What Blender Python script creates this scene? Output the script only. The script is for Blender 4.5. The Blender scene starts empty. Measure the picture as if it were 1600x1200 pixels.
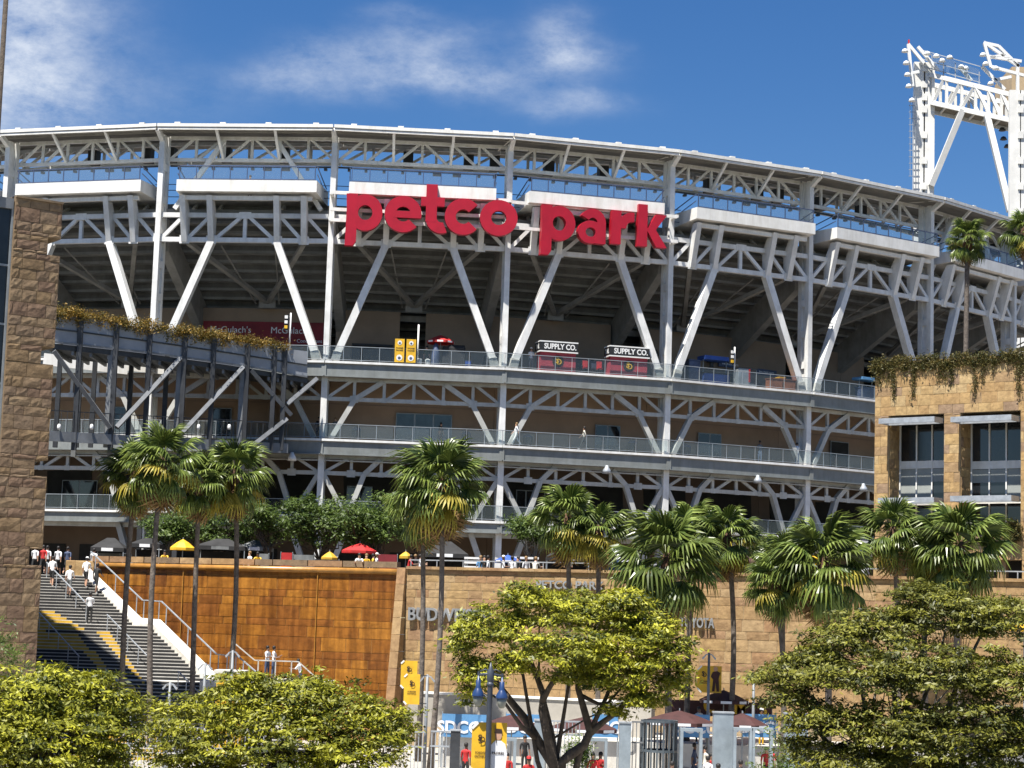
import bpy, bmesh, math, random
import numpy as np
from mathutils import Vector, Matrix
R = math.radians
random.seed(7); rng = np.random.default_rng(7)
SC = bpy.context.scene
COL = SC.collection

# ------------------------------------------------------------------ camera, sky, sun, exposure
F_PX, PITCH, ROLL, CAMZ = 3117.0, 0.1194, 0.0314, 7.0
_r0 = Vector((1, 0, 0)); _fw = Vector((0, math.cos(PITCH), math.sin(PITCH))); _u0 = Vector((0, -math.sin(PITCH), math.cos(PITCH)))
_rt = _r0 * math.cos(ROLL) + _u0 * math.sin(ROLL); _up = _u0 * math.cos(ROLL) - _r0 * math.sin(ROLL)
cam = bpy.data.objects.new('camera', bpy.data.cameras.new('camera')); COL.objects.link(cam)
cam.data.sensor_width = 36.0; cam.data.lens = 36.0 * F_PX / 1600.0
cam.data.clip_end = 6000; cam.data.clip_start = 0.5
m = Matrix.Identity(4)
for i in range(3):
    m[i][0] = _rt[i]; m[i][1] = _up[i]; m[i][2] = -_fw[i]
m[2][3] = CAMZ
cam.matrix_world = m
SC.camera = cam

SUN_A, SUN_E = R(36), R(67)          # sun stands left of and behind the camera
SUNV = Vector((-math.sin(SUN_A) * math.cos(SUN_E), -math.cos(SUN_A) * math.cos(SUN_E), math.sin(SUN_E)))
sun = bpy.data.objects.new('sun', bpy.data.lights.new('sun', 'SUN')); COL.objects.link(sun)
sun.data.energy = 5.0; sun.data.angle = R(0.53); sun.data.color = (1.0, 0.955, 0.88)
sun.rotation_euler = (-SUNV).to_track_quat('-Z', 'Y').to_euler()
SC.view_settings.view_transform = 'Standard'; SC.view_settings.look = 'None'
SC.view_settings.exposure = 1.15; SC.view_settings.gamma = 1.0
SC.cycles.max_bounces = 5; SC.cycles.diffuse_bounces = 2; SC.cycles.glossy_bounces = 2
SC.cycles.transmission_bounces = 4; SC.cycles.transparent_max_bounces = 12
SC.cycles.caustics_reflective = False; SC.cycles.caustics_refractive = False

W = bpy.data.worlds.new('World'); SC.world = W; W.use_nodes = True
nt = W.node_tree; nt.nodes.clear()
def nn(t, tree=None, **kw):
    n = (tree or nt).nodes.new(t)
    for k, v in kw.items(): setattr(n, k, v)
    return n
def math_node(tree, op, a, b=None, c=None, clamp=False):
    n = tree.nodes.new('ShaderNodeMath'); n.operation = op; n.use_clamp = clamp
    for i, v in enumerate((a, b, c)):
        if v is None: continue
        if isinstance(v, (int, float)): n.inputs[i].default_value = v
        else: tree.links.new(v, n.inputs[i])
    return n.outputs[0]
sky = nn('ShaderNodeTexSky', sky_type='NISHITA'); sky.sun_disc = False
sky.sun_elevation = SUN_E; sky.sun_rotation = math.atan2(SUNV.x, SUNV.y)
sky.air_density = 1.0; sky.dust_density = 0.1; sky.ozone_density = 3.5; sky.altitude = 200
hs = nn('ShaderNodeHueSaturation'); hs.inputs['Saturation'].default_value = 1.31; hs.inputs['Value'].default_value = 1.0; hs.inputs['Hue'].default_value = 0.509
nt.links.new(sky.outputs[0], hs.inputs['Color'])
tc = nn('ShaderNodeTexCoord'); sep = nn('ShaderNodeSeparateXYZ'); nt.links.new(tc.outputs['Generated'], sep.inputs[0])
yy = math_node(nt, 'MAXIMUM', sep.outputs[1], 0.02)
az = math_node(nt, 'DIVIDE', sep.outputs[0], yy); el = math_node(nt, 'DIVIDE', sep.outputs[2], yy)
no1 = nn('ShaderNodeTexNoise'); no1.inputs['Scale'].default_value = 11; no1.inputs['Detail'].default_value = 8; no1.inputs['Roughness'].default_value = 0.55
no2 = nn('ShaderNodeTexNoise'); no2.inputs['Scale'].default_value = 34; no2.inputs['Detail'].default_value = 12; no2.inputs['Roughness'].default_value = 0.68
mp = nn('ShaderNodeMapping'); mp.inputs['Scale'].default_value = (1, 1, 1.9); nt.links.new(tc.outputs['Generated'], mp.inputs[0])
nt.links.new(mp.outputs[0], no1.inputs['Vector']); nt.links.new(mp.outputs[0], no2.inputs['Vector'])
wz = math_node(nt, 'SUBTRACT', no1.outputs['Fac'], 0.5)
tot = None
# soft cloud banks: px, py, half widths (px), weight
for (bx_, by_, wx, wy, wt) in ((-30, 60, 150, 130, 1.2), (40, 150, 110, 60, .45), (430, 100, 80, 30, .35), (480, 70, 70, 30, .3), (640, 60, 100, 38, .6), (600, 105, 150, 26, .45), (865, 45, 50, 45, .75), (890, 80, 70, 22, .5),
                               (740, 105, 110, 22, .5), (890, 150, 75, 24, .55), (600, 0, 60, 16, .25), (250, 130, 130, 50, .16)):
    a0 = (bx_ - 800) / F_PX; e0 = (981 + .0314 * (bx_ - 800) - by_) / F_PX
    da = math_node(nt, 'DIVIDE', math_node(nt, 'ADD', math_node(nt, 'SUBTRACT', az, a0), math_node(nt, 'MULTIPLY', wz, .05)), wx / F_PX)
    de = math_node(nt, 'DIVIDE', math_node(nt, 'ADD', math_node(nt, 'SUBTRACT', el, e0), math_node(nt, 'MULTIPLY', wz, .045)), wy / F_PX)
    q = math_node(nt, 'ADD', math_node(nt, 'MULTIPLY', da, da), math_node(nt, 'MULTIPLY', de, de))
    g = math_node(nt, 'MULTIPLY', math_node(nt, 'EXPONENT', math_node(nt, 'MULTIPLY', q, -1.0)), wt)
    tot = g if tot is None else math_node(nt, 'ADD', tot, g)
# the same kind of thin cloud over the rest of the sky
rest = math_node(nt, 'MULTIPLY', math_node(nt, 'SUBTRACT', no1.outputs['Fac'], 0.56, clamp=True), 2.0)
rest = math_node(nt, 'MULTIPLY', rest, math_node(nt, 'LESS_THAN', sep.outputs[1], 0.55))
tot = math_node(nt, 'ADD', tot, rest)
fz = math_node(nt, 'MULTIPLY_ADD', no2.outputs['Fac'], 2.2, -0.5, clamp=True)
fac = math_node(nt, 'MULTIPLY', math_node(nt, 'MULTIPLY', tot, .82), fz); fac = math_node(nt, 'MINIMUM', fac, .85)
mixc = nn('ShaderNodeMix', data_type='RGBA'); nt.links.new(fac, mixc.inputs[0]); nt.links.new(hs.outputs[0], mixc.inputs[6])
mixc.inputs[7].default_value = (7.0, 7.6, 8.6, 1)
bg = nn('ShaderNodeBackground'); bg.inputs['Strength'].default_value = 0.050
nt.links.new(mixc.outputs[2], bg.inputs['Color'])
wo = nn('ShaderNodeOutputWorld'); nt.links.new(bg.outputs[0], wo.inputs[0])

# ------------------------------------------------------------------ where a picture point lies in the place
def at(px, py, D):
    dx, dy = px - 800, py - 600
    c, s = math.cos(ROLL), math.sin(ROLL)
    X = c * dx + s * dy; Y = -s * dx + c * dy
    d = _r0 * X + _fw * F_PX - _u0 * Y
    return Vector((0, 0, CAMZ)) + d * (D / d.y)
def proj(p):
    q = Vector(p) - Vector((0, 0, CAMZ)); d = q.dot(_fw)
    return 800 + F_PX * q.dot(_rt) / d, 600 - F_PX * q.dot(_up) / d
def xat(px, z, D):          # x of the vertical line through px at height z and depth D
    lo, hi = -200.0, 200.0
    for _ in range(50):
        mid = (lo + hi) / 2
        if proj((mid, D, z))[0] < px: lo = mid
        else: hi = mid
    return lo

# ------------------------------------------------------------------ materials
MATS = {}
def mat(name, col, rough=.6, var=.12, scale=1.5, bump=0.0, bscale=20, metal=0.0, objvar=0.0, col2=None, spec=None, streak=0.0):
    m = bpy.data.materials.new(name); m.use_nodes = True; MATS[name] = m
    t = m.node_tree; b = t.nodes['Principled BSDF']; L = t.links.new
    b.inputs['Roughness'].default_value = rough; b.inputs['Metallic'].default_value = metal
    if spec is not None: b.inputs['Specular IOR Level'].default_value = spec
    geo = t.nodes.new('ShaderNodeNewGeometry')
    n1 = t.nodes.new('ShaderNodeTexNoise'); n1.inputs['Scale'].default_value = scale; n1.inputs['Detail'].default_value = 6; n1.inputs['Roughness'].default_value = .65
    L(geo.outputs['Position'], n1.inputs['Vector'])
    cr = t.nodes.new('ShaderNodeMix'); cr.data_type = 'RGBA'
    c2 = col2 or tuple(c * (1 - var * 2.2) for c in col)
    cr.inputs[6].default_value = (*c2, 1); cr.inputs[7].default_value = (*[c * (1 + var * .5) for c in col], 1)
    f = math_node(t, 'MULTIPLY_ADD', n1.outputs['Fac'], 2.6, -.75, clamp=True)
    L(f, cr.inputs[0]); out = cr.outputs[2]
    if objvar:
        oi = t.nodes.new('ShaderNodeObjectInfo')
        v = math_node(t, 'MULTIPLY_ADD', oi.outputs['Random'], objvar * 2, 1 - objvar)
        h = t.nodes.new('ShaderNodeHueSaturation'); L(out, h.inputs['Color']); L(v, h.inputs['Value']); out = h.outputs[0]
    if streak:
        mp = t.nodes.new('ShaderNodeMapping'); mp.inputs['Scale'].default_value = (1.6, 1.6, .22); L(geo.outputs['Position'], mp.inputs[0])
        ns = t.nodes.new('ShaderNodeTexNoise'); ns.inputs['Scale'].default_value = 1.4; ns.inputs['Detail'].default_value = 8; ns.inputs['Roughness'].default_value = .7; L(mp.outputs[0], ns.inputs['Vector'])
        rr = t.nodes.new('ShaderNodeValToRGB'); rr.color_ramp.elements[0].position = .36; rr.color_ramp.elements[0].color = (1 - streak, 1 - streak * 1.1, 1 - streak * 1.3, 1); rr.color_ramp.elements[1].position = .56; rr.color_ramp.elements[1].color = (1, 1, 1, 1)
        m2 = t.nodes.new('ShaderNodeMix'); m2.data_type = 'RGBA'; m2.blend_type = 'MULTIPLY'; m2.inputs[0].default_value = 1; L(ns.outputs['Fac'], rr.inputs[0]); L(out, m2.inputs[6]); L(rr.outputs[0], m2.inputs[7]); out = m2.outputs[2]
    L(out, b.inputs['Base Color'])
    if bump:
        n2 = t.nodes.new('ShaderNodeTexNoise'); n2.inputs['Scale'].default_value = bscale; n2.inputs['Detail'].default_value = 5
        L(geo.outputs['Position'], n2.inputs['Vector'])
        bp = t.nodes.new('ShaderNodeBump'); bp.inputs['Strength'].default_value = bump; bp.inputs['Distance'].default_value = .05
        L(n2.outputs['Fac'], bp.inputs['Height']); L(bp.outputs[0], b.inputs['Normal'])
    return m
def stone_mat(name, cols, rough=.85, bump=.7, bscale=5.0, streak=False):
    m = mat(name, cols[0], rough, .18, 2.6, bump, bscale)
    t = m.node_tree; L = t.links.new; b = t.nodes['Principled BSDF']
    mixn = [n for n in t.nodes if n.bl_idname == 'ShaderNodeMix'][0]
    oi = t.nodes.new('ShaderNodeObjectInfo'); r = t.nodes.new('ShaderNodeValToRGB'); r.color_ramp.interpolation = 'CONSTANT'
    e = r.color_ramp.elements
    while len(e) < len(cols): e.new(.5)
    for i, c in enumerate(cols): e[i].position = i / len(cols); e[i].color = (*c, 1)
    L(oi.outputs['Random'], r.inputs[0])
    mul = t.nodes.new('ShaderNodeMix'); mul.data_type = 'RGBA'; mul.blend_type = 'MULTIPLY'; mul.inputs[0].default_value = 1
    mixn.inputs[6].default_value = (.62, .58, .55, 1); mixn.inputs[7].default_value = (1.1, 1.1, 1.08, 1)
    L(r.outputs[0], mul.inputs[6]); L(mixn.outputs[2], mul.inputs[7]); out = mul.outputs[2]
    if streak:
        geo = t.nodes.new('ShaderNodeNewGeometry'); mp = t.nodes.new('ShaderNodeMapping'); mp.inputs['Scale'].default_value = (2.2, 2.2, .16)
        ns = t.nodes.new('ShaderNodeTexNoise'); ns.inputs['Scale'].default_value = 1.6; ns.inputs['Detail'].default_value = 6
        L(geo.outputs['Position'], mp.inputs[0]); L(mp.outputs[0], ns.inputs['Vector'])
        m2 = t.nodes.new('ShaderNodeMix'); m2.data_type = 'RGBA'; m2.blend_type = 'MULTIPLY'; m2.inputs[0].default_value = 1
        rr = t.nodes.new('ShaderNodeValToRGB'); rr.color_ramp.elements[0].position = .34; rr.color_ramp.elements[0].color = (.62, .55, .48, 1)
        rr.color_ramp.elements[1].position = .62; rr.color_ramp.elements[1].color = (1.15, 1.1, 1.05, 1)
        L(ns.outputs['Fac'], rr.inputs[0]); L(out, m2.inputs[6]); L(rr.outputs[0], m2.inputs[7]); out = m2.outputs[2]
    L(out, b.inputs['Base Color']); return m
def glass_mat(name, tint, keep, rough=.03):
    m = bpy.data.materials.new(name); m.use_nodes = True; MATS[name] = m
    t = m.node_tree; t.nodes.clear(); L = t.links.new
    o = t.nodes.new('ShaderNodeOutputMaterial'); tr = t.nodes.new('ShaderNodeBsdfTransparent'); tr.inputs[0].default_value = (*tint, 1)
    df = t.nodes.new('ShaderNodeBsdfDiffuse'); df.inputs[0].default_value = (.55, .6, .6, 1)
    gl = t.nodes.new('ShaderNodeBsdfGlossy'); gl.inputs['Roughness'].default_value = rough
    lw = t.nodes.new('ShaderNodeLayerWeight'); frv = math_node(t, 'MULTIPLY_ADD', math_node(t, 'POWER', lw.outputs['Facing'], 4.0), .5, .03)
    m1 = t.nodes.new('ShaderNodeMixShader'); m1.inputs[0].default_value = keep; L(tr.outputs[0], m1.inputs[1]); L(df.outputs[0], m1.inputs[2])
    m2 = t.nodes.new('ShaderNodeMixShader'); L(frv, m2.inputs[0]); L(m1.outputs[0], m2.inputs[1]); L(gl.outputs[0], m2.inputs[2])
    L(m2.outputs[0], o.inputs[0]); return m
def leaf_mat(name, c_dark, c_light, trans=.35, rough=.5, objvar=.1):
    m = bpy.data.materials.new(name); m.use_nodes = True; MATS[name] = m
    t = m.node_tree; t.nodes.clear(); L = t.links.new
    o = t.nodes.new('ShaderNodeOutputMaterial')
    at_ = t.nodes.new('ShaderNodeAttribute'); at_.attribute_name = 'tone'
    mx = t.nodes.new('ShaderNodeMix'); mx.data_type = 'RGBA'; mx.inputs[6].default_value = (*c_dark, 1); mx.inputs[7].default_value = (*c_light, 1)
    L(at_.outputs['Fac'], mx.inputs[0])
    oi = t.nodes.new('ShaderNodeObjectInfo'); h = t.nodes.new('ShaderNodeHueSaturation')
    L(math_node(t, 'MULTIPLY_ADD', oi.outputs['Random'], objvar * 2, 1 - objvar), h.inputs['Value']); L(mx.outputs[2], h.inputs['Color'])
    b = t.nodes.new('ShaderNodeBsdfPrincipled'); b.inputs['Roughness'].default_value = rough; b.inputs['Specular IOR Level'].default_value = .35
    L(h.outputs[0], b.inputs['Base Color'])
    tr = t.nodes.new('ShaderNodeBsdfTranslucent'); L(h.outputs[0], tr.inputs[0])
    ms = t.nodes.new('ShaderNodeMixShader'); ms.inputs[0].default_value = trans; L(b.outputs[0], ms.inputs[1]); L(tr.outputs[0], ms.inputs[2])
    L(ms.outputs[0], o.inputs[0]); return m

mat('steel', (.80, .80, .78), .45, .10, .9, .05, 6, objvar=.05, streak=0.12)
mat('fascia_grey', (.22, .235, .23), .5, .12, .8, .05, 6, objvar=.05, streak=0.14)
mat('steel_shaded', (.50, .50, .47), .5, .12, .8, .05, 6, objvar=.05, streak=0.14)  # darker copy of the steel, shade under the decks put into its colour
mat('ramp_steel', (.20, .21, .22), .45, .2, .9, .08, 6, objvar=.12)
mat('ramp_post', (.035, .038, .043), .5, .3, .9, .1, 6, objvar=.2)
mat('mesh_panel', (.30, .315, .335), .4, .12, .6, .1, 9, objvar=.05)
mat('white_panel', (.82, .81, .77), .6, .07, .7, .05, 5, streak=0.12)
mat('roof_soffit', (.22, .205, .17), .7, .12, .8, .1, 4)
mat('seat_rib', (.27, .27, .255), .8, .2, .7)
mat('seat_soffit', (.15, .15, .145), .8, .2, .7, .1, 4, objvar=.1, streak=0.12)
mat('raker', (.28, .27, .25), .7, .15, .7, streak=0.12)
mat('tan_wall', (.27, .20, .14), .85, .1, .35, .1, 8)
mat('tan_wall_shaded', (.17, .12, .085), .85, .1, .4, .1, 8)  # tan wall darkened, the shade of the lower levels is in the colour
mat('tan_wall_lit', (.40, .27, .18), .85, .1, .4, .1, 8)  # tan wall brightened, sunlight on the middle level is in the colour
mat('room_shade', (.035, .033, .03), .9, .2, 1)  # near-black, shade of unlit interiors painted as base colour
mat('concrete', (.30, .29, .27), .8, .12, .8, .15, 9)
mat('pale_concrete', (.62, .60, .55), .8, .12, 1.1, .15, 9, streak=0.12)
mat('plaza_paving', (.20, .175, .15), .85, .15, .5, .1, 9)
mat('paving', (.40, .37, .32), .85, .15, .5, .1, 9)
mat('asphalt', (.06, .06, .06), .9, .2, .7, .2, 20)
mat('mortar', (.23, .165, .10), .9, .2, 2, .3, 20)
mat('mortar_pale', (.48, .36, .215), .9, .2, 2, .3, 20)
mat('mortar_brown', (.42, .22, .07), .7, .2, 2, .2, 20)
stone_mat('tower_stone', [(.225, .155, .09), (.205, .14, .085), (.245, .172, .10), (.195, .125, .08), (.23, .155, .082), (.215, .15, .094)], bump=.9, bscale=3.2)
stone_mat('wall_stone', [(.36, .235, .11), (.32, .205, .10), (.385, .26, .13), (.335, .20, .10), (.395, .275, .145), (.30, .185, .10), (.37, .245, .11)], bump=.5, bscale=4)
stone_mat('right_stone', [(.43, .29, .135), (.39, .25, .11), (.46, .33, .165), (.34, .225, .115), (.42, .275, .12), (.31, .21, .13), (.44, .30, .135)], bump=.5, bscale=4)
stone_mat('brown_stone', [(.32, .135, .02), (.275, .11, .017), (.375, .165, .025), (.225, .087, .017), (.31, .128, .019), (.255, .098, .019)], rough=.42, bump=.15, bscale=6, streak=True)
mat('brown_lip', (.42, .20, .04), .35, .2, 1.5, .1, 6)
mat('red_letter', (.40, .006, .022), .38, .08, 1.2)
mat('dark_metal', (.035, .037, .04), .5, .2, 2)
mat('grey_metal', (.30, .33, .35), .4, .12, 1.5, metal=.2)
mat('turnstile_steel', (.085, .105, .12), .4, .15, 1.2)
mat('gate_metal', (.27, .32, .355), .45, .15, 1.2, .1, 6)
mat('lamp_grey', (.20, .215, .23), .5, .15, 2.5)
mat('step_concrete', (.50, .48, .44), .8, .15, 1.1, .15, 9)
mat('galvanised', (.42, .45, .48), .4, .15, 2.5, metal=.3)
mat('white_paint', (.78, .78, .76), .5, .05, 2)
mat('letter_metal', (.25, .26, .27), .45, .12, 2)
mat('tower_paint', (.76, .75, .71), .5, .08, .6)
mat('cream_paint', (.66, .63, .54), .5, .12, .6, streak=0.12)
mat('black_paint', (.016, .016, .017), .55, .2, 3)
mat('yellow_paint', (.74, .43, .02), .55, .12, 2)
mat('riser_yellow', (.56, .34, .03), .6, .15, 2)
mat('red_cloth', (.50, .02, .02), .7, .15, 2)
mat('dark_red', (.20, .012, .02), .7, .15, 1.5)
mat('kiosk_red', (.42, .045, .065), .6, .1, 1.5)
mat('blue_cloth', (.03, .09, .36), .7, .15, 2)
mat('pale_blue', (.10, .27, .50), .6, .1, 1.5)
mat('slate_blue', (.06, .085, .16), .6, .2, 2)
mat('lamp_blue', (.022, .052, .15), .32, .12, 3)
mat('pole_blue', (.055, .065, .085), .45, .15, 2)
mat('maroon', (.06, .02, .018), .75, .2, 2)
mat('brown_logo', (.035, .017, .01), .6, .1, 3)
mat('wood_box', (.27, .10, .045), .6, .25, 2)
mat('grey_cloth', (.19, .20, .20), .8, .25, 1.5)
mat('black_cloth', (.022, .022, .023), .8, .3, 1.5)
mat('white_cloth', (.76, .77, .78), .8, .06, 3)
mat('beige_block', (.47, .35, .21), .8, .1, .5)
mat('bark', (.085, .065, .048), .9, .3, 5, .6, 14)
mat('bark_pale', (.22, .20, .17), .9, .3, 4, .4, 12)
mat('palm_trunk', (.15, .125, .105), .9, .3, 5, .6, 9, objvar=.12)
mat('palm_fibre', (.10, .052, .026), .95, .35, 6, .7, 12)
mat('window_glass', (.018, .022, .027), .06, .3, .3, spec=.8)
mat('tower_glass', (.03, .038, .045), .2, .3, .3, spec=.4)
mat('door_glass', (.055, .085, .10), .1, .3, .5, spec=.6)
mat('blind', (.32, .34, .32), .8, .08, .8)
mat('skin_a', (.50, .29, .19), .55, .05, 8); mat('skin_b', (.19, .10, .06), .55, .05, 8)
mat('hair_dark', (.014, .011, .010), .6, .2, 20); mat('hair_fair', (.25, .15, .06), .6, .2, 20)
mat('lamp_lens', (.26, .27, .23), .3, .1, 3)
glass_mat('rail_glass', (.88, .92, .93), .06)
glass_mat('rail_glass_dark', (.84, .87, .88), .025)
leaf_mat('leaf_front', (.030, .046, .008), (.42, .41, .028), .18)
leaf_mat('leaf_right', (.026, .036, .008), (.25, .245, .030), .18)
leaf_mat('leaf_plaza', (.028, .055, .012), (.12, .175, .030), .30)
leaf_mat('palm_green', (.028, .055, .012), (.21, .26, .055), .22, .33, .3)
leaf_mat('palm_yellow', (.20, .17, .02), (.46, .38, .06), .25, .5)
leaf_mat('palm_dead', (.10, .055, .022), (.36, .23, .10), .15, .8)
leaf_mat('vine_orange', (.05, .058, .012), (.33, .20, .035), .25, .6)
leaf_mat('vine_red', (.04, .05, .013), (.15, .115, .03), .25, .6)
leaf_mat('shrub', (.03, .06, .012), (.16, .22, .04), .3, .5)

# ------------------------------------------------------------------ object helpers
WM = {}
def link(o, M, parent=None):
    COL.objects.link(o); WM[o.name] = M
    if parent is not None:
        o.parent = parent; o.matrix_parent_inverse = WM[parent.name].inverted()
    o.matrix_basis = M
    return o
def props(o, label=None, cat=None, group=None, kind=None):
    if label: o['label'] = label
    if cat: o['category'] = cat
    if group: o['group'] = group
    if kind: o['kind'] = kind
    return o
def thing(name, label, cat, loc=(0, 0, 0), group=None):
    o = bpy.data.objects.new(name, None); o.empty_display_size = .3
    link(o, Matrix.Translation(Vector(loc))); return props(o, label, cat, group)
def mesh_from(name, verts, faces, mats=None, smooth=False):
    me = bpy.data.meshes.new(name); me.from_pydata([tuple(v) for v in verts], [], faces)
    for mm in (mats or []): me.materials.append(MATS[mm] if mm else None)
    if smooth: me.polygons.foreach_set('use_smooth', [True] * len(me.polygons))
    me.update(); return me
def obj(name, verts, faces, material, parent=None, smooth=False, origin=None):
    vs = [Vector(v) for v in verts]
    if origin is None:
        mn = Vector([min(v[i] for v in vs) for i in range(3)]); mx = Vector([max(v[i] for v in vs) for i in range(3)])
        origin = Vector(((mn.x + mx.x) / 2, (mn.y + mx.y) / 2, mn.z))
    origin = Vector(origin)
    me = mesh_from(name, [v - origin for v in vs], faces, [material], smooth)
    return link(bpy.data.objects.new(name, me), Matrix.Translation(origin), parent)
def inst(name, me, M, material, parent=None):
    o = bpy.data.objects.new(name, me); link(o, M, parent)
    if material:
        for s in o.material_slots:
            s.link = 'OBJECT'; s.material = MATS[material]
    return o
CUBE_F = [(0, 1, 3, 2), (4, 6, 7, 5), (0, 4, 5, 1), (2, 3, 7, 6), (0, 2, 6, 4), (1, 5, 7, 3)]
def cube_v(): return [(x, y, z) for x in (-.5, .5) for y in (-.5, .5) for z in (-.5, .5)]
UB = mesh_from('unit_box', cube_v(), CUBE_F, [None])
def bevel_box(name, b=.06):
    bm = bmesh.new(); bmesh.ops.create_cube(bm, size=1); bmesh.ops.bevel(bm, geom=bm.edges[:], offset=b, segments=2, affect='EDGES', profile=.5)
    me = bpy.data.meshes.new(name); bm.to_mesh(me); bm.free(); me.materials.append(None); return me
UBB = bevel_box('unit_soft_box')
def frame(o, ex, ey, ez):
    M = Matrix.Identity(4)
    for i in range(3): M[i][0], M[i][1], M[i][2], M[i][3] = ex[i], ey[i], ez[i], o[i]
    return M
def beam(name, a, b, w, h, material, parent, up=(0, 0, 1), mesh=None):
    a, b = Vector(a), Vector(b); d = b - a; L = d.length; ex = d / L; u = Vector(up)
    if abs(ex.dot(u)) > .98: u = Vector((0, 1, 0)) if abs(ex.y) < .9 else Vector((1, 0, 0))
    ey = u.cross(ex).normalized(); ez = ex.cross(ey)
    return inst(name, mesh or UB, frame((a + b) / 2, ex * L, ey * w, ez * h), material, parent)
def box(name, c, size, material, parent=None, t=(1, 0, 0), mesh=None):
    t = Vector(t).normalized(); s = Vector((-t.y, t.x, 0))
    return inst(name, mesh or UB, frame(c, t * size[0], s * size[1], Vector((0, 0, size[2]))), material, parent)
class MB:
    def __init__(s): s.v = []; s.f = []
    def add(s, v, f):
        n = len(s.v); s.v += [Vector(p) for p in v]; s.f += [tuple(i + n for i in q) for q in f]; return s
    def beam(s, a, b, w, h, up=(0, 0, 1)):
        a, b = Vector(a), Vector(b); ex = (b - a); L = ex.length; ex = ex / L; u = Vector(up)
        if abs(ex.dot(u)) > .98: u = Vector((0, 1, 0)) if abs(ex.y) < .9 else Vector((1, 0, 0))
        ey = u.cross(ex).normalized(); ez = ex.cross(ey); c = (a + b) / 2
        return s.add([c + ex * (x * L) + ey * (y * w) + ez * (z * h) for x, y, z in cube_v()], CUBE_F)
    def box(s, c, size, t=(1, 0, 0)):
        t = Vector(t).normalized(); q = Vector((-t.y, t.x, 0)); c = Vector(c)
        return s.add([c + t * (x * size[0]) + q * (y * size[1]) + Vector((0, 0, z * size[2])) for x, y, z in cube_v()], CUBE_F)
    def tube(s, pts, rad, n=7, cap=True):
        pts = [Vector(p) for p in pts]; rings = []
        for i, p in enumerate(pts):
            d = (pts[min(i + 1, len(pts) - 1)] - pts[max(i - 1, 0)]).normalized()
            u = Vector((1, 0, 0)) if abs(d.x) < .8 else Vector((0, 1, 0))
            e1 = d.cross(u).normalized(); e2 = d.cross(e1)
            r = rad[i] if hasattr(rad, '__len__') else rad
            rings.append([p + (e1 * math.cos(2 * math.pi * k / n) + e2 * math.sin(2 * math.pi * k / n)) * r for k in range(n)])
        v = [q for r_ in rings for q in r_]; f = []
        for i in range(len(rings) - 1):
            for k in range(n):
                a = i * n + k; b = i * n + (k + 1) % n; f.append((a, b, b + n, a + n))
        if cap: f.append(tuple(range(n))[::-1]); f.append(tuple((len(rings) - 1) * n + k for k in range(n)))
        return s.add(v, f)
    def lathe(s, c, prof, n=12):
        c = Vector(c); v = []; f = []
        for r, z in prof:
            v += [c + Vector((r * math.cos(2 * math.pi * k / n), r * math.sin(2 * math.pi * k / n), z)) for k in range(n)]
        for i in range(len(prof) - 1):
            for k in range(n):
                a = i * n + k; b = i * n + (k + 1) % n; f.append((a, b, b + n, a + n))
        f.append(tuple(range(n))[::-1]); f.append(tuple((len(prof) - 1) * n + k for k in range(n)))
        return s.add(v, f)
    def prism(s, poly, d):      # poly: 3D points, extruded by vector d
        n = len(poly); d = Vector(d); v = [Vector(p) for p in poly] + [Vector(p) + d for p in poly]
        f = [tuple(range(n)), tuple(range(2 * n - 1, n - 1, -1))] + [(i, i + n, (i + 1) % n + n, (i + 1) % n) for i in range(n)]
        return s.add(v, f)
    def build(s, name, material, parent=None, smooth=False, origin=None): return obj(name, s.v, s.f, material, parent, smooth, origin)

# ------------------------------------------------------------------ lettering, made once as meshes
TX = {}
def text_mesh(s, bold=.025, depth=.06, spacing=1.0):
    key = (s, bold, depth, spacing)
    if key in TX: return TX[key]
    cu = bpy.data.curves.new('lettering', 'FONT'); cu.body = s; cu.size = 1.0; cu.extrude = depth; cu.offset = bold
    cu.align_x = 'CENTER'; cu.align_y = 'CENTER'; cu.space_character = spacing; cu.resolution_u = 3
    o = bpy.data.objects.new('lettering', cu); COL.objects.link(o); bpy.context.view_layer.update()
    me = bpy.data.meshes.new_from_object(o.evaluated_get(bpy.context.evaluated_depsgraph_get()))
    bpy.data.objects.remove(o); bpy.data.curves.remove(cu)
    me.materials.clear(); me.materials.append(None); TX[key] = me; return me
def text(name, s, c, size, t, n, material, parent, depth=.06, bold=.025, spacing=1.0, sx=1.0, up=(0, 0, 1)):
    me = text_mesh(s, bold, depth, spacing); t = Vector(t).normalized(); n = Vector(n).normalized()
    return inst(name, me, frame(c, t * size * sx, Vector(up) * size, n * size), material, parent)

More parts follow.
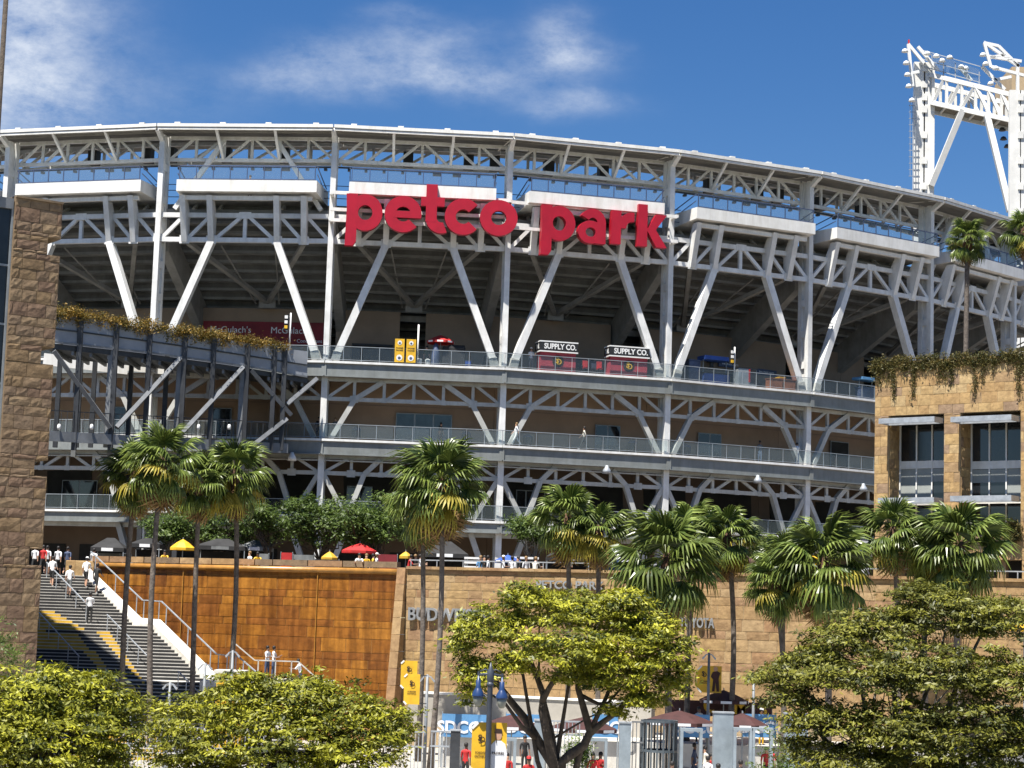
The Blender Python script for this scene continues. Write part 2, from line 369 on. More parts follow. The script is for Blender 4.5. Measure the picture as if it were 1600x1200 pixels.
# ------------------------------------------------------------------ people: one skinned body per pose
REG = ['shirt', 'trousers', 'skin', 'shoes']
def person_mesh(name, legL=0, legR=0, kneeL=0, kneeR=0, armL=8, armR=-8, elL=15, elR=15, lean=0, shorts=False, sit=False):
    V, E, RAD, RG = [], [], [], []
    def v(p, r): V.append(Vector(p)); RAD.append(r); return len(V) - 1
    def e(a, b, reg): E.append((a, b)); RG.append(reg)
    ln = R(lean)
    def tilt(p): p = Vector(p); q = p - Vector((0, 0, .95)); return Vector((q.x, q.y * math.cos(ln) - q.z * math.sin(ln), .95 + q.z * math.cos(ln) + q.y * math.sin(ln)))
    pel = v((0, 0, .95), .13); sp = v(tilt((0, 0, 1.14)), .125); ch = v(tilt((0, 0, 1.34)), .14); nk = v(tilt((0, -.005, 1.49)), .055)
    hd = v(tilt((0, -.02, 1.58)), .082); ht = v(tilt((0, -.01, 1.67)), .085)
    e(pel, sp, 'shirt'); e(sp, ch, 'shirt'); e(ch, nk, 'shirt'); e(nk, hd, 'skin'); e(hd, ht, 'skin')
    for s, lg, kn, ar, elb in ((1, legL, kneeL, armL, elL), (-1, legR, kneeR, armR, elR)):
        a = R(lg); k = R(lg - kn)
        hip = Vector((.095 * s, 0, .88)); knee = hip + Vector((.01 * s, -math.sin(a), -math.cos(a))) * .43; ank = knee + Vector((0, -math.sin(k), -math.cos(k))) * .41
        toe = ank + Vector((.03 * s, -.17, -.02))
        h = v(hip, .088); kk = v(knee, .062); an = v(ank, .043); to = v(toe, .036)
        e(pel, h, 'trousers'); e(h, kk, 'trousers'); e(kk, an, 'skin' if shorts else 'trousers'); e(an, to, 'shoes')
        sh = tilt((.185 * s, 0, 1.41)); a1 = R(ar); a2 = R(ar + elb)
        el_ = sh + Vector((.10 * s, -math.sin(a1), -math.cos(a1))) * .28; wr = el_ + Vector((0, -math.sin(a2), -math.cos(a2))) * .25; hn = wr + Vector((0, -math.sin(a2), -math.cos(a2))) * .10
        s_ = v(sh, .062); l_ = v(el_, .043); w_ = v(wr, .032); n_ = v(hn, .036)
        e(ch, s_, 'shirt'); e(s_, l_, 'shirt'); e(l_, w_, 'skin'); e(w_, n_, 'skin')
    me = bpy.data.meshes.new(name); me.from_pydata([tuple(p) for p in V], E, [])
    o = bpy.data.objects.new(name, me); COL.objects.link(o)
    sk = o.modifiers.new('skin', 'SKIN'); sk.use_smooth_shade = True
    for i, d in enumerate(me.skin_vertices[0].data): d.radius = (RAD[i], RAD[i] * (.72 if i in (1, 2) else 1.0)); d.use_root = (i == 0)
    ss = o.modifiers.new('sub', 'SUBSURF'); ss.levels = 1; ss.render_levels = 1
    bpy.context.view_layer.update()
    out = bpy.data.meshes.new_from_object(o.evaluated_get(bpy.context.evaluated_depsgraph_get()))
    bpy.data.objects.remove(o); out.materials.clear()
    for _ in REG: out.materials.append(None)
    for p in out.polygons:
        c = p.center; best = 9; bi = 0
        for i, (a, b) in enumerate(E):
            A, B = V[a], V[b]; tt = max(0, min(1, (c - A).dot(B - A) / (B - A).length_squared)); d = (c - (A + (B - A) * tt)).length
            if d < best: best = d; bi = i
        p.material_index = REG.index(RG[bi])
    mb = MB(); hc = V[ht] + Vector((0, .012, .005))
    return out, hc
POSES = {}
for nm, kw in (('stand', {}), ('walk', dict(legL=24, legR=-20, kneeL=6, kneeR=22, armL=-24, armR=22, elL=20, elR=25)),
               ('walk_shorts', dict(legL=-20, legR=22, kneeL=24, kneeR=8, armL=20, armR=-20, elL=25, elR=20, shorts=True)),
               ('climb', dict(legL=38, legR=-8, kneeL=40, kneeR=6, armL=-15, armR=24, elL=30, elR=40, lean=8, shorts=True)),
               ('lean', dict(legL=6, legR=-4, armL=42, armR=36, elL=55, elR=60, lean=14)),
               ('arms', dict(legL=3, legR=-3, armL=20, armR=16, elL=95, elR=80))):
    POSES[nm] = person_mesh('person_' + nm, **kw)
HAIR = MB().lathe((0, 0, 0), [(.03, -.10), (.088, -.07), (.098, -.01), (.092, .045), (.06, .085), (.012, .10)], 10)
HAIR_ME = mesh_from('hair_cap', HAIR.v, HAIR.f, [None], True)
_t = MB().lathe((0, 0, 0), [(.10, -.015), (.10, .03), (.085, .07), (.05, .095), (.01, .10)], 10).add([(-.07, -.09, 0), (.07, -.09, 0), (.06, -.19, -.015), (-.06, -.19, -.015), (-.07, -.09, .012), (.07, -.09, .012), (.06, -.19, -.003), (-.06, -.19, -.003)], [(0, 3, 2, 1), (4, 5, 6, 7), (0, 1, 5, 4), (1, 2, 6, 5), (2, 3, 7, 6), (3, 0, 4, 7)])
CAP_ME = mesh_from('cap', _t.v, _t.f, [None], True)
def person(label, foot, rz, pose='stand', shirt='white_cloth', trousers='black_cloth', skin='skin_a', hair='hair_dark', cap=None, scale=1.0, group=None):
    me, hc = POSES[pose]
    M = Matrix.Translation(Vector(foot) + Vector((0, 0, -.005))) @ Matrix.Rotation(R(rz), 4, 'Z') @ Matrix.Scale(scale, 4)
    o = bpy.data.objects.new('person', me); link(o, M); props(o, label, 'person', group)
    for s, mm in zip(o.material_slots, (shirt, trousers, skin, 'white_paint' if trousers == 'black_cloth' else 'black_paint')):
        s.link = 'OBJECT'; s.material = MATS[mm]
    inst('hair', HAIR_ME, M @ Matrix.Translation(hc + Vector((0, .012, .012))), hair, o)
    if cap: inst('cap', CAP_ME, M @ Matrix.Translation(hc + Vector((0, 0, .035))), cap, o)
    return o

# ------------------------------------------------------------------ ground, plaza, terrace
Z3 = Vector((0, 0, 1))
ZP = 9.0                                            # plaza level behind the stone wall
def slab(name, poly, z0, z1, material, kind='structure', parent=None):
    o = MB().prism([Vector((x, y, z0)) for x, y in poly], (0, 0, z1 - z0)).build(name, material, parent)
    if kind: o['kind'] = kind
    return o
WL0, WL1 = Vector((-25.4, 121.1, 0)), Vector((48.0, 91.98, 0))   # line of the retaining wall
def wl(x): return WL0.y + (x - WL0.x) * (WL1.y - WL0.y) / (WL1.x - WL0.x)
slab('ground', [(-1500, -60), (1500, -60), (1500, 4000), (-1500, 4000)], -.6, 0, 'asphalt')
slab('forecourt_paving', [(-40, 50), (60, 50), (60, wl(48) - 4), (48, wl(48) - .2), (-25.4, wl(-25.4) - .2), (-40, 119)], .004, .03, 'paving')
slab('plaza', [(-60, 119.2), (-25.6, 119.2), (-25.4, 121.5), (48.0, 92.4), (110, 92.4), (110, 260), (-110, 260)], 8.4, ZP, 'plaza_paving')
slab('terrace', [(-3, 97.5), (30, 97.5), (30, 101), (24, wl(24) - .3), (-3, wl(-3) - .3)], .03, 1.5, 'pale_concrete')

# ------------------------------------------------------------------ stadium frame
ND = {0: (-39.02, 149.91), 1: (-26.64, 146.34), 2: (-13.68, 145.01), 3: (-.68, 145.95), 4: (11.64, 149.37), 5: (23.04, 154.91), 6: (34.18, 162.63)}
ND = {k: Vector((*v, 0)) for k, v in ND.items()}
ND[7] = ND[6] + Vector((math.cos(R(45)), math.sin(R(45)), 0)) * 13; ND[8] = ND[7] + Vector((math.cos(R(54)), math.sin(R(54)), 0)) * 13
ND[-1] = ND[0] - Vector((math.cos(R(-26)), math.sin(R(-26)), 0)) * 13
BAYS = range(-1, 8)
def tn(k):
    t = (ND[k + 1] - ND[k]).normalized(); return t, Vector((t.y, -t.x, 0))
def nodeoff(k, d):
    if k - 1 in ND and k + 1 in ND:
        n1, n2 = tn(k - 1)[1], tn(k)[1]; b = (n1 + n2).normalized(); return ND[k] + b * (d / b.dot(n1))
    n = tn(k)[1] if k + 1 in ND else tn(k - 1)[1]
    return ND[k] + n * d
def FP(k, fr, d, z):                                # point on bay k, fraction along, offset outward, height
    a, b = nodeoff(k, d), nodeoff(k + 1, d); p = a + (b - a) * fr; return Vector((p.x, p.y, z))
def fpx(px, d, z):                                  # facade place that shows at px
    for k in range(0, 7):
        a, b = proj(FP(k, 0, d, z))[0], proj(FP(k, 1, d, z))[0]
        if a <= px <= b:
            lo, hi = 0., 1.
            for _ in range(30):
                mid = (lo + hi) / 2
                if proj(FP(k, mid, d, z))[0] < px: lo = mid
                else: hi = mid
            return k, lo, FP(k, lo, d, z), *tn(k)
ZR, ZPO, ZC, ZU, ZM, ZL = 42.92, 42.46, 34.57, 25.61, 19.9, 14.35
stad = thing('stadium', 'large curved stadium with white steel trusses, V braces and a flat roof canopy', 'stadium', (0, 150, ZP))

def column(k):
    c = ND[k]; n1 = (tn(k)[1] if k < 8 else tn(7)[1]); n0 = tn(k - 1)[1] if k - 1 in ND else n1
    n = (n0 + n1).normalized(); t = Vector((-n.y, n.x, 0))
    zt = ZPO
    mb = MB()
    for (z0, z1, w) in ((ZU - .3, zt, .40), (ZP, ZU - .3, .44)):
        mb.box(c + n * .15 + Z3 * ((z0 + z1) / 2), (w, .42, z1 - z0), t)
        mb.box(c - n * .75 + Z3 * ((z0 + z1) / 2), (w, .42, z1 - z0), t)
        mb.box(c - n * .30 + Z3 * ((z0 + z1) / 2), (.06, .52, z1 - z0), t)
    o = mb.build('column', 'steel', stad)
    z = ZU + 2.2
    while z < zt - 1:
        box('stiffener', c - n * .3 + Z3 * z, (w * .86, .50, .55), 'steel', o, t); z += 2.45
    box('base_plate', c - n * .3 + Z3 * (ZU + .06), (1.0, 1.7, .10), 'steel', o, t)
    a = c + n * .3 + Z3 * (zt - .35); b = c + n * 1.35 + Z3 * (ZR - .25)
    beam('roof_bracket', a, b, .34, .34, 'steel', o)
for k in range(0, 9): column(k)

def truss(k, d, z0, z1, fr, diag, w, material, top=True, posts=True):
    mb = MB()
    mb.beam(FP(k, .005, d, z0), FP(k, .995, d, z0), w * 1.15, w * 1.2)
    if top: mb.beam(FP(k, .005, d, z1), FP(k, .995, d, z1), w * 1.15, w * 1.2)
    o = mb.build('truss', material, stad)
    if posts:
        for f in fr: beam('strut', FP(k, f, d, z0 + w * .55), FP(k, f, d, z1 - w * .55), w * .8, w * .95, material, o, tn(k)[0])
    for (f0, f1, up) in diag:
        a, b = (z0, z1) if up else (z1, z0)
        beam('diagonal', FP(k, f0, d + .01, a), FP(k, f1, d + .01, b), w * .8, w * .9, material, o, tn(k)[1].cross(Vector((0, 0, 1))))
    return o
S6 = [1 / 6, 1 / 3, .5, 2 / 3, 5 / 6]
D6 = [(0.01, 1 / 6 - .01, 1), (1 / 6 + .01, 1 / 3 - .01, 1), (1 / 3 + .01, .49, 1), (.51, 2 / 3 - .01, 0), (2 / 3 + .01, 5 / 6 - .01, 0), (5 / 6 + .01, .99, 0)]
for k in BAYS:
    t, n = tn(k)
    # roof canopy
    mb = MB()
    def rp(f, d, z): return FP(k, f, d, z)
    prof = [(1.5, ZR - .18), (1.5, ZR), (-9.0, ZR + 1.05), (-9.0, ZR + .7)]
    A = [rp(.004, d, z) for d, z in prof]; B = [rp(.996, d, z) for d, z in prof]
    mb.add(A + B, [(0, 1, 2, 3), (7, 6, 5, 4), (0, 4, 5, 1), (1, 5, 6, 2), (2, 6, 7, 3), (3, 7, 4, 0)])
    roof = mb.build('roof_panel', 'roof_soffit', stad)
    beam('fascia', rp(.003, 1.56, ZR - .02), rp(.997, 1.56, ZR - .02), .12, .24, 'white_panel', roof)
    beam('gutter', rp(.006, 1.50, ZR - .27), rp(.994, 1.50, ZR - .27), .14, .16, 'white_panel', roof)
    for f in (.11, .37, .63, .90): box('roof_clip', rp(f, 1.2, ZR + .16), (.42, .4, .2), 'white_panel', roof, t)
    for d in (-.2, -2.2, -4.4, -6.6): beam('purlin', rp(.004, d, ZR - .1 + (1.5 - d) * .11), rp(.996, d, ZR - .1 + (1.5 - d) * .11), .22, .32, 'roof_soffit', roof)
    # roof truss in the column line, and a second one behind it
    tr = truss(k, -1.1, 40.88, 42.55, S6, D6, .21, 'steel')
    for f in (1 / 3, 2 / 3): beam('roof_prop', FP(k, f, -.95, 40.95), FP(k, f, 1.3, ZR - .22), .2, .2, 'steel', tr, t)
    truss(k, -5.2, 41.6, 43.1, [.2, .4, .6, .8], [(0, .2, 1), (.4, .2, 0), (.4, .6, 1), (.8, .6, 0), (.8, 1, 1)], .2, 'steel')
    pipe = beam('lighting_pipe', FP(k, .01, -1.3, 40.45), FP(k, .99, -1.3, 40.45), .12, .12, 'dark_metal', stad)
    for i in range(9):
        f = .06 + i * .11 + rng.uniform(-.02, .02)
        box('light_fixture', FP(k, f, -1.3, 40.27), (.22 if i not in (5, 6) else .62, .3, .16 if i not in (5, 6) else .22), 'dark_metal', pipe, t)
    for f in ((.42, .79, .95) if k % 2 == 0 else (.3, .66)):
        box('loudspeaker', FP(k, f, -3.2, 41.75), (.75, .7, 1.1), 'black_paint', stad, t)
    if k in (1, 6):
        beam('roof_brace', FP(k, .34, -.55, 42.2), FP(k, .07, -.55, 37.0), .34, .34, 'steel', stad, t)
        beam('roof_brace', FP(k, .66, -.55, 42.2), FP(k, .93, -.55, 37.0), .34, .34, 'steel', stad, t)
    # viewing box below the roof
    f0, f1 = (.10, .91) if k >= 2 else (.13, .92)
    zb0, zb1 = 37.92, 38.78
    if k >= 4: f0, f1 = .12, .955
    mb = MB()
    v = [FP(k, f0, 1.6, zb0), FP(k, f1, 1.6, zb0), FP(k, f1 + .03, -2.4, zb0 - .25), FP(k, f0 - .03, -2.4, zb0 - .25)]
    mb.add(v + [Vector((p.x, p.y, zb1)) for p in v], [(3, 2, 1, 0), (4, 5, 6, 7), (0, 1, 5, 4), (1, 2, 6, 5), (2, 3, 7, 6), (3, 0, 4, 7)])
    pod = mb.build('viewing_box', 'white_panel', stad)
    beam('soffit_beam', FP(k, f0 + .03, .95, zb0 - .38), FP(k, f1 - .03, .95, zb0 - .38), .3, .3, 'white_panel', pod)
    beam('top_rail', FP(k, f0 + .01, 1.5, zb1 + 1.05), FP(k, f1 - .01, 1.5, zb1 + 1.05), .07, .07, 'slate_blue', pod)
    beam('bottom_rail', FP(k, f0 + .01, 1.52, zb1 + .06), FP(k, f1 - .01, 1.52, zb1 + .06), .06, .08, 'slate_blue', pod)
    np_ = 8
    for i in range(np_ + 1):
        f = f0 + .012 + (f1 - f0 - .024) * i / np_
        beam('rail_post', FP(k, f, 1.5, zb1 - .12), FP(k, f, 1.5, zb1 + 1.05), .06, .06, 'slate_blue', pod, t)
        if i < np_:
            g = f + (f1 - f0 - .024) / np_
            beam('glass_panel', FP(k, f + .004, 1.5, zb1 + .55), FP(k, g - .004, 1.5, zb1 + .55), .015, .9, 'rail_glass', pod)
    for f in (f0, f1):
        s_ = .02 if f > .5 else -.02
        beam('side_rail', FP(k, f, 1.45, zb1 + 1.03), FP(k, f + s_, -2.2, zb1 + .2), .06, .06, 'slate_blue', pod)
        beam('side_rail', FP(k, f, 1.45, zb1 + .5), FP(k, f + s_, -2.2, zb1 - .3), .05, .05, 'slate_blue', pod)
    # low blue guard rail beside each column
    for z in (38.0, 38.5, 38.95): beam('guard_rail', FP(k, .012, -.9, z), FP(k, f0 - .01, -.9, z), .05, .05, 'slate_blue', stad)
    for z in (38.0, 38.5, 38.95): beam('guard_rail', FP(k, f1 + .01, -.9, z), FP(k, .985, -.9, z), .05, .05, 'slate_blue', stad)
    # upper belt truss with outrigger brackets and the big V braces
    bt = truss(k, 0, ZC, 36.42, [.5], [(.01, .145, 1), (.165, .30, 1), (.325, .485, 1), (.515, .675, 0), (.70, .835, 0), (.855, .99, 0)], .29, 'steel')
    for f in (.155, .31, .69, .845):
        mb = MB()
        a0, a1 = FP(k, f, -.05, ZC - .1), FP(k, f, 1.0, zb0 - .25)
        wv = t * .21
        prf = [(0.28, ZC - .2), (1.28, zb0 - .22), (.55, zb0 - .22), (-.25, 36.3), (-.22, ZC - .2)]
        mb.prism([FP(k, f, d, z) - wv for d, z in prf], wv * 2)
        br = mb.build('bracket', 'steel', stad)
        beam('bracket_tie', FP(k, f, -.3, 36.2), FP(k, f, -2.2, zb0 - .3), .22, .22, 'steel', br, t)
    for f in (.155, .31, .69, .845): box('gusset_plate', FP(k, f, .17, ZC), (.75, .05, .62), 'steel', bt, t)
    box('gusset_plate', FP(k, .5, .17, 36.42), (.9, .05, .5), 'steel', bt, t)
    for (fa, fb) in ((.31, .045), (.69, .955)):
        if k < 7:
            o = beam('v_brace', FP(k, fa, 0, ZC - .1), FP(k, fb, .1, ZU + .05), .52, .62, 'steel', stad, n)
            beam('brace_shoe', FP(k, fb + (.006 if fb < .5 else -.006), .1, ZU + .05), FP(k, fb + (.02 if fb < .5 else -.02), .1, ZU + .75), .62, .74, 'pale_concrete', o, n)
    # seating bowl seen from below
    ns = 15
    for i in range(ns):
        d = -1.3 - i * 1.0; z = 36.9 - i * .56
        z += .004 * (k % 2)
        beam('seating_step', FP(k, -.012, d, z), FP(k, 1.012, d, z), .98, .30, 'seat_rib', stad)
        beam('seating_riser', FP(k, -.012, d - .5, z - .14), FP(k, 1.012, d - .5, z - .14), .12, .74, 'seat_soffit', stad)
    beam('bowl_parapet', FP(k, -.004, -2.55, 37.15), FP(k, 1.004, -2.55, 37.15), .2, 1.25, 'raker', stad)
    # raker beams at the column lines and tube braces under the bowl
    mb = MB(); wv = t * .35
    mb.prism([FP(k, .0, d, z) - wv for d, z in ((-1.0, 36.3), (-16, 27.9), (-16, 26.3), (-11, 28.3), (-1.2, 33.9))], wv * 2)
    mb.build('raker_beam', 'raker', stad)
    beam('cross_beam', FP(k, .02, -10.5, 30.6), FP(k, .98, -10.5, 30.6), .35, .45, 'raker', stad)
    for (fa, da, za, fb, db, zb) in ((.16, -.4, ZC - .1, .5, -8.5, 31.3), (.84, -.4, ZC - .1, .5, -8.5, 31.3)):
        beam('tube_brace', FP(k, fa, da, za), FP(k, fb, db, zb), .34, .34, 'raker', stad, t)
    for f in (.34, .66): beam('hanger_rod', FP(k, f, -1.2, ZC - .2), FP(k, f + (.5 - f) * .5, -8.5, 31.2), .09, .09, 'raker', stad, t)
    box('gusset_plate', FP(k, .5, -8.4, 31.2), (1.3, .12, .7), 'raker', stad, t)

# decks
def deck(k, z, d0, d1, fas, chord, name):
    t, n = tn(k); mb = MB()
    A = [FP(k, .0005, d0, zz) for zz in (z - .3, z)] + [FP(k, .0005, d1, zz) for zz in (z, z - .3)]
    B = [FP(k, .9995, d0, zz) for zz in (z - .3, z)] + [FP(k, .9995, d1, zz) for zz in (z, z - .3)]
    mb.add(A + B, [(0, 1, 2, 3), (7, 6, 5, 4), (0, 4, 5, 1), (1, 5, 6, 2), (2, 6, 7, 3), (3, 7, 4, 0)])
    s = mb.build(name, 'concrete', stad)
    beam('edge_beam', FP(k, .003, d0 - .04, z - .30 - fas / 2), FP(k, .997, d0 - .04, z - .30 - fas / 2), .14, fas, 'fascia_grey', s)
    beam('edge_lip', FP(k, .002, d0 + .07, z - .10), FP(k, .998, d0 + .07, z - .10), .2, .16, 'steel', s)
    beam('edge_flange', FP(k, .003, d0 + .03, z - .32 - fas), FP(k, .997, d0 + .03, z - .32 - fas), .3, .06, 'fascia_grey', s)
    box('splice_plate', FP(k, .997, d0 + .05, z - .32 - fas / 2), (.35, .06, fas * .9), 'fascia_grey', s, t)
    for f in (.25, .5, .75): beam('joist', FP(k, f, d0 - .3, z - .5), FP(k, f, max(d1, -6), z - .5), .2, .35, 'steel_shaded', s)
    return s
def rail(k, z, d, s, glass, n_=5, h=1.1):
    t, n = tn(k)
    beam('handrail', FP(k, .0, d, z + h), FP(k, 1, d, z + h), .05, .05, 'grey_metal', s)
    beam('kick_rail', FP(k, .0, d, z + .12), FP(k, 1, d, z + .12), .04, .04, 'grey_metal', s)
    for i in range(n_ * 2):
        f = i / (n_ * 2)
        beam('baluster_post', FP(k, f, d, z), FP(k, f, d, z + h), .045, .045, 'grey_metal', s, t)
    for i in range(n_):
        beam('glass_panel', FP(k, (i + .03) / n_, d, z + .6), FP(k, (i + .97) / n_, d, z + .6), .02, .86, glass, s)
for k in range(-1, 8):
    t, n = tn(k)
    s = deck(k, ZU, .75, -16, .82, 22.9, 'upper_deck'); rail(k, ZU, .62, s, 'rail_glass_dark')
    s = deck(k, ZM, .75, -9, .82, 17.45, 'middle_deck'); rail(k, ZM, .62, s, 'rail_glass')
    s = deck(k, ZL, .75, -9, .55, 12, 'lower_deck'); rail(k, ZL, .62, s, 'rail_glass_dark')
    beam('fill_wall', FP(k, .002, -.1, ZL - .95), FP(k, .998, -.1, ZL - .95), .25, .5, 'steel_shaded', stad)
    up = truss(k, 0, 22.9, ZU - 1.28, S6, [D6[0], D6[2], D6[3], D6[5]], .235, 'steel_shaded')
    mid = truss(k, 0, 17.45, ZM - 1.28, S6, [D6[0], D6[2], D6[3], D6[5]], .235, 'steel_shaded')
    for s_ in (0, 1):
        g = (lambda f: f if s_ == 0 else 1 - f)
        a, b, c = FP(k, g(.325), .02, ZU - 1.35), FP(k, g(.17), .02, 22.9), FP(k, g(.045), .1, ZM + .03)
        o = beam('v_brace', a, b, .36, .40, 'steel_shaded', stad, n); beam('v_brace', b, c, .36, .44, 'steel_shaded', stad, n)
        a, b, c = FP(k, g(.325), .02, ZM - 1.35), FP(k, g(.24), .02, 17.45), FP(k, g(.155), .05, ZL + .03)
        beam('v_brace', a, b, .36, .44, 'steel_shaded', stad, n); beam('v_brace', b, c, .36, .46, 'steel_shaded', stad, n)
        beam('v_brace', FP(k, g(.01), .05, 17.45), FP(k, g(.145), .05, ZL + .03), .34, .36, 'steel_shaded', stad, n)
        beam('v_brace', FP(k, g(.155), .0, ZL - .9), FP(k, g(.03), .05, ZP + .02), .40, .5, 'steel_shaded', stad, n)
    for z_, tr_ in ((22.9, up), (17.45, mid)):
        for f in (1 / 6, 5 / 6): box('gusset_plate', FP(k, f, .14, z_), (.62, .05, .5), 'steel_shaded', tr_, t)
        for f in (1 / 3, .5, 2 / 3): box('gusset_plate', FP(k, f, .13, z_), (.4, .04, .36), 'steel_shaded', tr_, t)
    beam('service_pipe', FP(k, .0, .3, ZM - 1.55), FP(k, 1, .3, ZM - 1.55), .09, .09, 'steel_shaded', stad)
    # back walls
    gaps = {0: [(.0, .1)], 1: [(.88, .97)], 2: [(.41, .59)], 3: [(.95, 1.0)], 4: [(0, .2)], 5: [(.47, .6)], 6: [(.3, .5)]}.get(k, [])
    e = 0.0
    for g0, g1 in gaps + [(1.0, 1.0)]:
        if g0 - e > .01: beam('back_wall', FP(k, e, -9.5, (ZU + 30.95) / 2), FP(k, g0, -9.5, (ZU + 30.95) / 2), .3, 30.95 - ZU, 'tan_wall', stad)
        e = g1
    beam('inner_wall', FP(k, 0, -15.2, 27.5), FP(k, 1, -15.2, 27.5), .3, 5.6, 'room_shade', stad)
    beam('back_wall', FP(k, 0, -3.6, (ZM + ZU - .4) / 2), FP(k, 1, -3.6, (ZM + ZU - .4) / 2), .3, ZU - .42 - ZM, 'tan_wall_lit', stad)
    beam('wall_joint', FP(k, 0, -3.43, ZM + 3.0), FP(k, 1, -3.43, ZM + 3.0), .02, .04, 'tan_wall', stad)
    beam('back_wall', FP(k, 0, -6.0, (ZL + ZM - .4) / 2), FP(k, 1, -6.0, (ZL + ZM - .4) / 2), .3, ZM - .42 - ZL, 'tan_wall_shaded', stad)
    beam('back_wall', FP(k, 0, -5.0, (ZP + ZL - .4) / 2), FP(k, 1, -5.0, (ZP + ZL - .4) / 2), .3, ZL - .42 - ZP, 'tan_wall_shaded', stad)
    # dark sheets on the lower walls, painting the deep shade under the decks
    for f0, f1 in ((.10, .42), (.5, .94)): beam('shade_sheet', FP(k, f0, -5.82, ZL + 1.5), FP(k, f1, -5.82, ZL + 1.8), .08, 3.6, 'room_shade', stad)
    for f0, f1 in ((.05, .3), (.4, .7)): beam('shade_sheet', FP(k, f0, -4.82, ZP + 1.5), FP(k, f1, -4.82, ZP + 1.5), .08, 3.0, 'room_shade', stad)

# doors and counters on the decks
def door(px0, px1, z, d, h, leaves, material='door_glass'):
    k, f0, p0, t, n = fpx(px0, d, z); k, f1, p1, t, n = fpx(px1, d, z)
    c = (p0 + p1) / 2; w = (p1 - p0).length
    o = box('door', c + Z3 * (h / 2), (w, .1, h), 'grey_metal', stad, t)
    for i in range(leaves):
        q = p0 + (p1 - p0) * ((i + .5) / leaves)
        box('pane', q + n * .04 + Z3 * (h / 2), (w / leaves - .12, .06, h - .14), material, o, t)
    return c, t, n, w
c, t, n, w = door(617, 705, ZM, -3.3, 2.5, 3)
door(929, 968, ZM, -3.3, 2.35, 2, 'window_glass'); door(1090, 1126, ZM, -3.3, 2.3, 2, 'window_glass'); door(1297, 1325, ZM, -3.3, 2.6, 1, 'room_shade')
door(540, 580, ZL, -5.7, 2.6, 2, 'window_glass'); door(805, 850, ZL, -5.7, 2.8, 3, 'window_glass'); door(95, 150, ZL, -5.7, 2.6, 2, 'window_glass')
door(330, 360, ZM, -3.3, 2.5, 1, 'window_glass'); door(165, 195, ZM, -3.3, 2.5, 1, 'window_glass')
for (p0, p1, z, h) in ((548, 612, ZU, 2.3), (755, 790, ZU, 1.8), (895, 925, ZU, 2.0), (1070, 1170, ZU, 1.9), (1180, 1240, ZU, 1.3), (1285, 1350, ZU, 1.2)):
    k, f0, a, t, n = fpx(p0, -9.2, z); k2, f1, b, t, n = fpx(p1, -9.2, z)
    o = beam('counter_opening', a + Z3 * (h / 2 + .2), b + Z3 * (h / 2 + .2), .16, h, 'room_shade', stad)
    beam('counter_frame', a + Z3 * (h + .3) + n * .15, b + Z3 * (h + .3) + n * .15, .3, .16, 'black_paint', o)
    beam('counter_top', a + Z3 * 1.0 + n * .3, b + Z3 * 1.0 + n * .3, .6, .08, 'grey_metal', o)

# bell lamps under the middle deck
for i, px in enumerate((456, 948, 1184, 1349)):
    k, f, p, t, n = fpx(px, 1.0, 18.2)
    th = thing('bell_lamp', ('white bell lamp under the deck at the foot of the ramp', 'grey bell lamp under the deck left of the walking man', 'grey bell lamp under the deck below two leaning spectators',
               'grey bell lamp under the deck beside the right stone building')[i], 'lamp', p, 'bell lamps under the middle deck')
    MB().lathe(p, [(.10, .62), (.14, .5), (.30, .25), (.33, 0), (.26, .02)], 12).build('lamp_shade', 'white_paint' if i == 0 else 'galvanised', th, True)
    beam('bracket', p + Z3 * .6, p + Z3 * .6 - n * .9, .07, .07, 'grey_metal', th)

